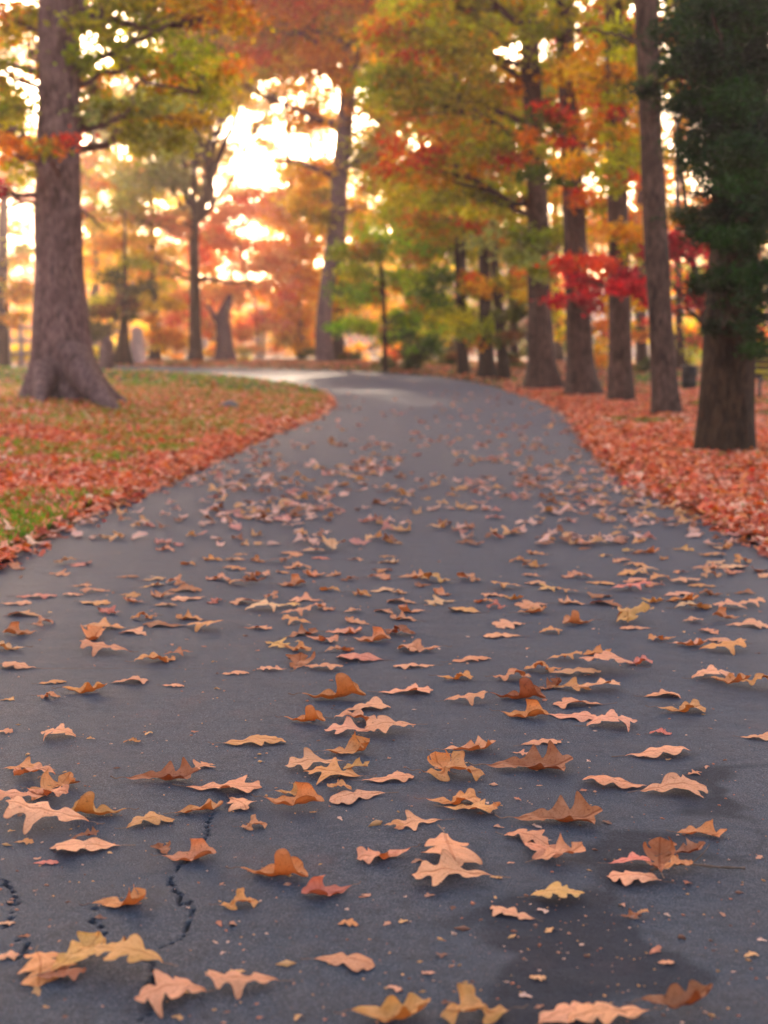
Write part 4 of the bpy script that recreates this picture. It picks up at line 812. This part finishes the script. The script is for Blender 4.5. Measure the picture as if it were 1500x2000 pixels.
 (700, 1408, 112, 'P', 'wavy', 350, 'pink leaf with brown rolled edge in the central stack'),
 (690, 1432, 112, 'P', 'flat', 170, 'long pink leaf at the lower left of the central stack'),
 (765, 1430, 116, 'P', 'flat', 195, 'pointed pink leaf at the lower right of the central stack'),
 (790, 1353, 112, 'P', 'flat', 5, 'thin pink leaf right of the long orange leaf'),
 (812, 1303, 88, 'P', 'flat', 190, 'short pink leaf in the centre between two gaps'),
 (908, 1372, 84, 'P', 'arch', 0, 'small humped pink leaf left of the big brown cup leaf'),
 (915, 1290, 98, 'P', 'flat', 20, 'many lobed pink leaf in open asphalt right of centre'),
 (888, 1328, 82, 'O', 'wavy', 10, 'crumpled orange leaf under the many lobed pink leaf'),
 (1010, 1366, 118, 'B', 'cup', 350, 'big brown cup shaped leaf at the left of the right heap'),
 (1000, 1328, 90, 'P', 'wavy', 10, 'pink leaf behind the big brown cup leaf'),
 (1060, 1312, 84, 'O', 'wavy', 170, 'orange leaf at the back of the right heap'),
 (1118, 1318, 112, 'P', 'flat', 10, 'long pink leaf in the middle of the right heap'),
 (1185, 1312, 130, 'P', 'arch', 175, 'wide pink leaf at the right end of the right heap'),
 (1242, 1298, 82, 'R', 'wavy', 20, 'rosy leaf with dark edges at the far right of the right heap'),
 (1072, 1345, 84, 'B', 'stand', 40, 'dark rust leaf standing in the right heap'),
 (1108, 1348, 96, 'O', 'flat', 350, 'orange leaf next to the standing rust leaf'),
 (1165, 1350, 104, 'P', 'flat', 10, 'pink leaf in front of the wide pink leaf of the right heap'),
 (1135, 1378, 112, 'P', 'flat', 185, 'long flat pink leaf in front of the right heap'),
 (1112, 1402, 112, 'P', 'flat', 340, 'broad pink leaf with rounded lobes below the right heap'),
 (1022, 1402, 104, 'O', 'cup', 350, 'orange leaf with dark rolled side left of the broad pink leaf'),
 (1195, 1418, 112, 'P', 'arch', 5, 'thin pink leaf with a stem at the lower right of the right heap'),
 (1290, 1360, 84, 'P', 'flat', 10, 'lobed pink leaf alone right of the right heap'),
 (1330, 1392, 112, 'O', 'wavy', 10, 'orange leaf bent into an open ring on the right'),
 (1100, 1290, 78, 'O', 'arch', 10, 'arched orange leaf behind the right heap'),
 (1165, 1278, 70, 'O', 'stand', 15, 'orange leaf with raised tip behind the wide pink leaf'),
 (1392, 1325, 95, 'P', 'arch', 5, 'pale pink leaf arched high near the right edge'),
 (1428, 1340, 84, 'O', 'cup', 0, 'orange leaf touching the arched pale leaf near the right edge'),
 (1482, 1347, 80, 'O', 'wavy', 0, 'orange leaf at the right edge beside its orange neighbour'),
 (1340, 1262, 86, 'P', 'cup', 350, 'pink leaf with a rolled brown side near the right edge'),
 (1410, 1272, 92, 'O', 'arch', 0, 'wide orange leaf near the right edge with a thin stem'),
 (1478, 1443, 76, 'P', 'flat', 340, 'pink leaf cut by the right edge on open asphalt'),
 (1290, 1434, 46, 'R', 'wavy', 0, 'little rosy leaf between orange ring leaf and pink bridge leaf'),
 (8, 1430, 34, 'P', 'flat', 0, 'pink leaf tip cut by the left edge in the open'),
 (14, 1368, 30, 'Y', 'flat', 0, 'golden leaf tip cut by the left edge, farther back'),
 (1230, 1792, 48, 'B', 'wavy', 10, 'small dark shrivelled leaf on the stain below the twig heap'),
 (1255, 1790, 32, 'O', 'flat', 30, 'little tan scrap touching the shrivelled leaf on the stain'),
 (1050, 1912, 36, 'T', 'arch', 0, 'tiny pale scrap with dark side low on the stain'),
 (1300, 1882, 34, 'P', 'flat', 0, 'tiny pink scrap near the right rim of the stain'),
 (680, 1806, 42, 'O', 'arch', 0, 'little orange curl above the thin flat pink leaf'),
 (10, 1805, 34, 'T', 'flat', 0, 'pale sliver of leaf at the left edge by the crack'),
 (45, 1830, 24, 'B', 'flat', 0, 'tiny brown scrap beside the left edge crack'),
]
for h in HERO: put_leaf(*h)
# a fallen twig
root = empty('twig', WG(1380, 1705)); tag(root, 'bare brown twig poking right out of the leaf heap on the stain', 'twig')
m_ = MB(); P = [WG(1270, 1712) + [0, 0, .012], WG(1310, 1704) + [0, 0, .014], WG(1350, 1700) + [0, 0, .012], WG(1400, 1703) + [0, 0, .009], WG(1455, 1704) + [0, 0, .008]]
V, F = tube(spline(P, 18), .0022 + .0006 * np.sin(np.arange(18) * 1.9), 7); m_.add(V, F); m_.build('stick', M['twig'], root)
m_ = MB(); V, F = tube(spline([P[2], WG(1372, 1690) + [0, 0, .02], WG(1385, 1680) + [0, 0, .03]], 6), np.linspace(.0016, .0007, 6), 6); m_.add(V, F); m_.build('side_shoot', M['twig'], root)

# the farther leaves on the road, thing by thing, each described by its neighbour
SHORT = {}
for h in HERO: SHORT[(h[0], h[1])] = h[6]
clusters = [((640, 1060), (90, 18), 22), ((500, 1095), (110, 12), 16), ((620, 1130), (140, 12), 18), ((700, 1205), (70, 28), 26), ((700, 1265), (60, 16), 12), ((190, 1160), (80, 20), 20), ((60, 1220), (50, 30), 12),
            ((560, 1175), (60, 10), 8), ((820, 1170), (80, 20), 10), ((1150, 1160), (90, 16), 14), ((1330, 1160), (70, 22), 18), ((1400, 1225), (80, 22), 18), ((1440, 1090), (60, 20), 14), ((1000, 1140), (60, 14), 8),
            ((430, 1205), (60, 12), 8), ((1300, 1110), (110, 18), 22), ((1200, 1200), (90, 18), 10), ((1030, 1225), (60, 10), 6), ((200, 1225), (80, 20), 8), ((1190, 1060), (90, 16), 8), ((960, 1175), (50, 10), 6), ((300, 1180), (60, 14), 8)]
cand = []
r2 = np.random.default_rng(77)
for (cx, cy), (sx, sy), n in clusters:
    for _ in range(n): cand.append((cx + r2.normal(0, sx), cy + r2.normal(0, sy)))
for _ in range(60): cand.append((r2.uniform(0, 1500), r2.uniform(1075, 1260)))
CW_ = dict(P='pinkish tan', O='orange brown', B='dark rusty brown', R='rosy red', Y='golden tan', T='pale tan')
KW = dict(flat='flat lying', arch='arched', cup='cupped', stand='upturned', wavy='crinkled')
used = set(h[6] for h in HERO); NBUD = 300 - len(HERO); extra = []
cand = [c for c in cand if 1052 < c[1] < 1290 and -5 < c[0] < 1505]
cand.sort(key=lambda c: -c[1])
for (px, py) in cand:
    p = WG(px, py)
    if road_dist(np.array([p[0]]), np.array([p[1]]))[0] > -.05: continue
    if any((px - q[4]) ** 2 + (3.2 * (py - q[5])) ** 2 < (26 + (py - 1050) * .13) ** 2 for q in PLACED): continue
    if len(extra) >= NBUD: break
    c = r2.choice(list('PPPPPPOOOBRYT')); kd = r2.choice(['flat', 'flat', 'flat', 'arch', 'cup', 'stand', 'wavy', 'wavy'])
    wpx = (52 + (py - 1050) * .165) * r2.uniform(.6, 1.22); yaw = r2.choice([0, 180]) + r2.normal(0, 32)
    extra.append((px, py, wpx, c, kd, yaw)); o = put_leaf(px, py, wpx, str(c), str(kd), float(yaw), 'x')
    # nearest leaf in front that has a full description gives the landmark
    size = 'small' if wpx < 45 else ('medium' if wpx < 68 else 'large')
    third = 'left' if px < 500 else ('middle' if px < 1000 else 'right')
    best = sorted(HERO, key=lambda h: (h[0] - px) ** 2 + (2.2 * (h[1] - py)) ** 2)[:14]
    lab = None
    for h in best:
        dx, dy = px - h[0], py - h[1]
        rel = ('left of' if dx < 0 else 'right of') if abs(dx) > 3 * abs(dy) else ('behind' if dy < 0 else 'in front of')
        hs = ' '.join(h[6].split()[:7])
        while hs.split()[-1] in ('with', 'and', 'a', 'the', 'of', 'at', 'in', 'its', 'by', 'to', 'on', 'near', 'an', 'two', 'one', 'just', 'has', 'under', 'over', 'cut', 'behind', 'left', 'right', 'into', 'like', 'beside', 'beneath', 'dark', 'touching', 'brown', 'wavy', 'raised', 'upright', 'pointed', 'open', 'lying', 'drooping', 'many', 'far', 'lower', 'upper', 'middle', 'long', 'orange', 'pink', 'rolled', 'wide'): hs = ' '.join(hs.split()[:-1])
        for t_ in (f'{size} {CW_[c]} {KW[kd]} leaf {rel} the {hs}', f'{KW[kd]} {CW_[c]} leaf, {size}, farther {rel} the {hs}' if rel != 'in front of' else None):
            if t_ and t_ not in used and len(t_.split()) <= 16: lab = t_; break
        if lab: break
    if lab is None: lab = f'{size} {CW_[c]} {KW[kd]} leaf far up the {third} of the road'
    used.add(lab); o['label'] = lab

# ------------------------------------------------------------------ leaf litter: verges, far road
LT = []
for k in range(10):
    V, F, e, uv = leaf_shape(9, 5, 300 + k, nl=3, depth=.55, wid=.36, arch=random.uniform(-.3, .8), curl=random.uniform(-.8, 1.3), rough=1.4); LT.append((V, F))
LF = []
for k in range(8):
    V, F, e, uv = leaf_shape(5, 3, 400 + k, nl=2, depth=.4, wid=.40, arch=random.uniform(-.3, .9), curl=random.uniform(-.6, 1.0), rough=1.2); LF.append((V, F))
LCOL = np.array([(.80, .21, .10), (.68, .15, .065), (.83, .29, .16), (.76, .22, .06), (.48, .09, .045), (.26, .06, .03), (.84, .40, .25), (.62, .08, .05)]); LW = np.array([5, 5, 4, 4, 4, 2.5, 3, 1.5]); LW = LW / LW.sum()
LCOL2 = np.array([(.66, .34, .25), (.58, .26, .11), (.30, .10, .05), (.55, .2, .15)]); LW2 = np.array([6, 3, 2, 2]) / 13
lit = MB()
def scatter(P, T, smin, smax, tiltmax, cols, ws, lift=.01):
    n = len(P); which = rng.integers(0, len(T), n)
    for k, (V, F) in enumerate(T):
        idx = np.where(which == k)[0]
        if not len(idx): continue
        m = len(idx); yaw = rng.uniform(0, 2 * np.pi, m); tl = rng.uniform(-tiltmax, tiltmax, (m, 2)); s = rng.uniform(smin, smax, m)
        c, sn = np.cos(yaw), np.sin(yaw); A = V[None] * s[:, None, None]
        x = A[..., 0]; y = A[..., 1]; zz = A[..., 2] + x * np.sin(tl[:, :1]) + y * np.sin(tl[:, 1:]) + np.abs(np.sin(tl[:, :1])) * s[:, None] * .3
        B = np.stack([x * c[:, None] - y * sn[:, None] + P[idx, 0:1], x * sn[:, None] + y * c[:, None] + P[idx, 1:2], zz + P[idx, 2:3] + lift * rng.random((m, 1))], -1)
        FF = (F[None] + (np.arange(m) * len(V))[:, None, None]).reshape(-1, F.shape[1])
        cc = cols[rng.choice(len(cols), m, p=ws)] * rng.uniform(.75, 1.25, (m, 1)); lit.add(B.reshape(-1, 3), FF, np.repeat(np.clip(cc, 0, .85), len(V), 0))
def verge(n, x0, x1, y0, y1, dens):
    x = rng.uniform(x0, x1, n); y = rng.uniform(y0, y1, n); rd = road_dist(x, y); s = side(x, y)
    edge = sstep(-.30, .12, rd)                       # litter thins out over the edge of the asphalt
    pat = vnoise(x, y, .9, 21) * .6 + vnoise(x, y, 2.7, 22) * .4
    g = np.where(s < 0, sstep(.40, .56, pat), sstep(.25, .42, pat))
    g = np.where((s < 0) & (y > 10) & (y < 17.5), np.maximum(g, .92), g); near = (s < 0) & (y < 11.5) & (rd > .35); g = np.where(near, g * sstep(10.5, 13, y) + .30 + .4 * sstep(.62, .7, pat) + .75 * sstep(6.2, 7.4, y), g)
    g = np.where((s < 0) & (y > 17.5), np.maximum(g, .7) * sstep(34, 20, y) + .25, g)
    g = np.where((rd < .35) & (rd > -.35), np.maximum(g, .55), g)
    keep = (rng.random(n) < edge * np.clip(g, 0, 1) * dens) & (np.abs(x) < np.maximum(.36 * y + 2.2, 4.6))
    x, y, rd = x[keep], y[keep], rd[keep]; return np.stack([x, y, height(x, y, rd) + .004], 1)
scatter(verge(52000, -6.5, -.2, 4.2, 14, 1.0), LT, .06, .115, .35, LCOL, LW, .02)
scatter(verge(52000, -6.5, -.2, 7.5, 14, .8), LT, .06, .115, .35, LCOL, LW, .02)
scatter(verge(36000, -4.6, 4.6, -4, 4.3, .8), LF, .07, .12, .35, LCOL, LW, .02)
scatter(verge(42000, 1.2, 6.5, 4.2, 14, 1.0), LT, .06, .115, .35, LCOL, LW, .02)
scatter(verge(52000, -11, .8, 14, 27, 1.0), LF, .08, .13, .4, LCOL, LW, .02)
scatter(verge(42000, 1.5, 11, 14, 30, 1.0), LF, .08, .13, .4, LCOL, LW, .02)
scatter(verge(30000, -24, 16, 27, 60, .7), LF, .12, .19, .4, LCOL, LW, .02)
# leaves on the far stretch of the road
n = 2500; py = 745 + (1068 - 745) * rng.random(n) ** .8; px = rng.uniform(0, 1500, n); P = np.array([WG(a, b) for a, b in zip(px, py)])
pat = vnoise(P[:, 0] * 1.0, P[:, 1] * .5, 1.6, 31); wgt = .35 + .9 * sstep(.4, .7, pat) + .6 * sstep(.4, 1.6, P[:, 0]) * sstep(7, 12, P[:, 1])
rdd = road_dist(P[:, 0], P[:, 1]); k = (rdd < -.02) & (rng.random(n) < wgt * .8) & (P[:, 1] < 40); P = P[k]; P[:, 2] = rise(P[:, 1]) + .002
scatter(P, LT, .07, .13, .12, LCOL2, LW2, .003)
x = rng.uniform(-1.75, 1.85, 330); y = rng.uniform(-5, 5.5, 330); kk = (y < 1.3) | (np.abs(x) > .3 * y + .25); x, y = x[kk], y[kk]; scatter(np.stack([x, y, x * 0 + .002], 1), LT, .07, .12, .12, LCOL2, LW2, .003)
tag(lit.build('leaf_litter', M['litter'], smooth=False), 'red and pinkish carpet of fallen leaves along both verges', 'leaf litter', kind='stuff')

# crumbs: tiny bits of leaf and acorn shell on the near asphalt
cr = MB(); n = 1500; py = rng.uniform(1080, 2000, n); px = rng.uniform(-20, 1520, n)
ico = np.array([(0, 0, 1), (1, 0, 0), (0, 1, 0), (-1, 0, 0), (0, -1, 0), (0, 0, -.3)], float); IF = np.array([(0, 1, 2), (0, 2, 3), (0, 3, 4), (0, 4, 1), (5, 2, 1), (5, 3, 2), (5, 4, 3), (5, 1, 4)])
CC = np.array([(.55, .24, .14), (.45, .15, .08), (.20, .08, .05), (.62, .30, .12), (.62, .36, .26)])
for a, b in zip(px, py):
    p = WG(a, b); s = abs(rng.normal(0, .0013)) + .0007
    if rng.random() < .06: s *= 2.6
    v = ico * rng.uniform(.6, 1.4, (6, 3)) * s * np.array([1.6, 1.1, .55]); t = rng.uniform(0, 6); c_, s_ = math.cos(t), math.sin(t)
    v = np.stack([v[:, 0] * c_ - v[:, 1] * s_, v[:, 0] * s_ + v[:, 1] * c_, v[:, 2]], 1) + p + [0, 0, s * .15]
    cr.add(v, IF, CC[rng.integers(0, 5)] * rng.uniform(.7, 1.2))
for k in range(150):      # broken leaf scraps
    p = WG(rng.uniform(0, 1500), rng.uniform(1060, 1990)); V, F = LT[k % len(LT)]; s = rng.uniform(.008, .026); t = rng.uniform(0, 6); c_, s_ = math.cos(t), math.sin(t)
    cr.add(np.stack([(V[:, 0] * c_ - V[:, 1] * s_) * s, (V[:, 0] * s_ + V[:, 1] * c_) * s, V[:, 2] * s * .6], 1) + p + [0, 0, .001], F, CC[rng.integers(0, 5)] * rng.uniform(.7, 1.2))
tag(cr.build('leaf_crumbs', M['litter'], smooth=False), 'tiny orange crumbs of leaf and acorn scattered on the asphalt', 'leaf crumbs', kind='stuff')

# grass
gm = MB()
def grass(n, x0, x1, y0, y1, h0, h1, wd, inv=True):
    x = rng.uniform(x0, x1, n); y = rng.uniform(y0, y1, n); rd = road_dist(x, y); s = side(x, y)
    pat = vnoise(x, y, .9, 21) * .6 + vnoise(x, y, 2.7, 22) * .4
    g = np.where(s < 0, 1 - sstep(.42, .60, pat), .7 * (1 - sstep(.25, .42, pat)) + .04); near = (s < 0) & (y < 7.2); g = np.where(near, .9, g); g = np.where((s < 0) & (y > 17), np.maximum(g, .6), g)
    k = (rd > .03) & (rng.random(n) < g) & (np.abs(x) < np.maximum(.36 * y + 2.2, 4.6)); x, y, rd = x[k], y[k], rd[k]; n = len(x)
    z = height(x, y, rd); h = rng.uniform(h0, h1, n); a = rng.uniform(0, 2 * np.pi, n); ln = rng.uniform(.1, .8, n) * h; b = rng.uniform(0, 2 * np.pi, n)
    dx, dy = np.cos(a) * wd / 2, np.sin(a) * wd / 2; lx, ly = np.cos(b) * ln, np.sin(b) * ln
    V = np.stack([np.stack([x - dx, y - dy, z - .01], 1), np.stack([x + dx, y + dy, z - .01], 1), np.stack([x + dx * .6 + lx * .5, y + dy * .6 + ly * .5, z + h * .65], 1), np.stack([x + lx, y + ly, z + h], 1)], 1).reshape(-1, 3)
    c = np.array([.11, .25, .02]) * rng.uniform(.6, 1.5, (n, 1)) + np.array([.10, .03, 0]) * rng.random((n, 1)) ** 2; gm.add(V, np.arange(4 * n).reshape(-1, 4), np.repeat(c, 4, 0))
grass(50000, -4.6, 4.6, -4, 4.3, .035, .08, .008); grass(90000, -5.5, -1.2, 4.2, 13, .035, .085, .007); grass(26000, 1.6, 6.5, 4.2, 14, .03, .07, .006)
grass(60000, -11, 0, 13, 28, .04, .10, .014); grass(26000, 2, 11, 14, 30, .04, .09, .014); grass(40000, -24, 16, 28, 60, .05, .12, .03)
tag(gm.build('grass', M['grass'], smooth=False), 'short green grass showing between the leaves', 'grass', kind='stuff')

# ------------------------------------------------------------------ haze in the evening air
HAZE = 0.0018
if HAZE > 0:
    m, n, l, out = new_mat('haze'); pv = N(n, 'VolumePrincipled'); pv.inputs['Color'].default_value = (1.0, .78, .80, 1); pv.inputs['Density'].default_value = HAZE; pv.inputs['Anisotropy'].default_value = .75
    l.new(pv.outputs[0], out.inputs['Volume'])
    hb = MB(); boxes(hb, (-205, -65, -1.6), (205, 305, 26)); tag(hb.build('haze', m, smooth=False), 'pale warm haze hanging in the air among the trees', 'haze', kind='stuff')
print('verts', sum(len(o.data.vertices) for o in bpy.data.objects if o.type == 'MESH'), 'leaves', len(PLACED))
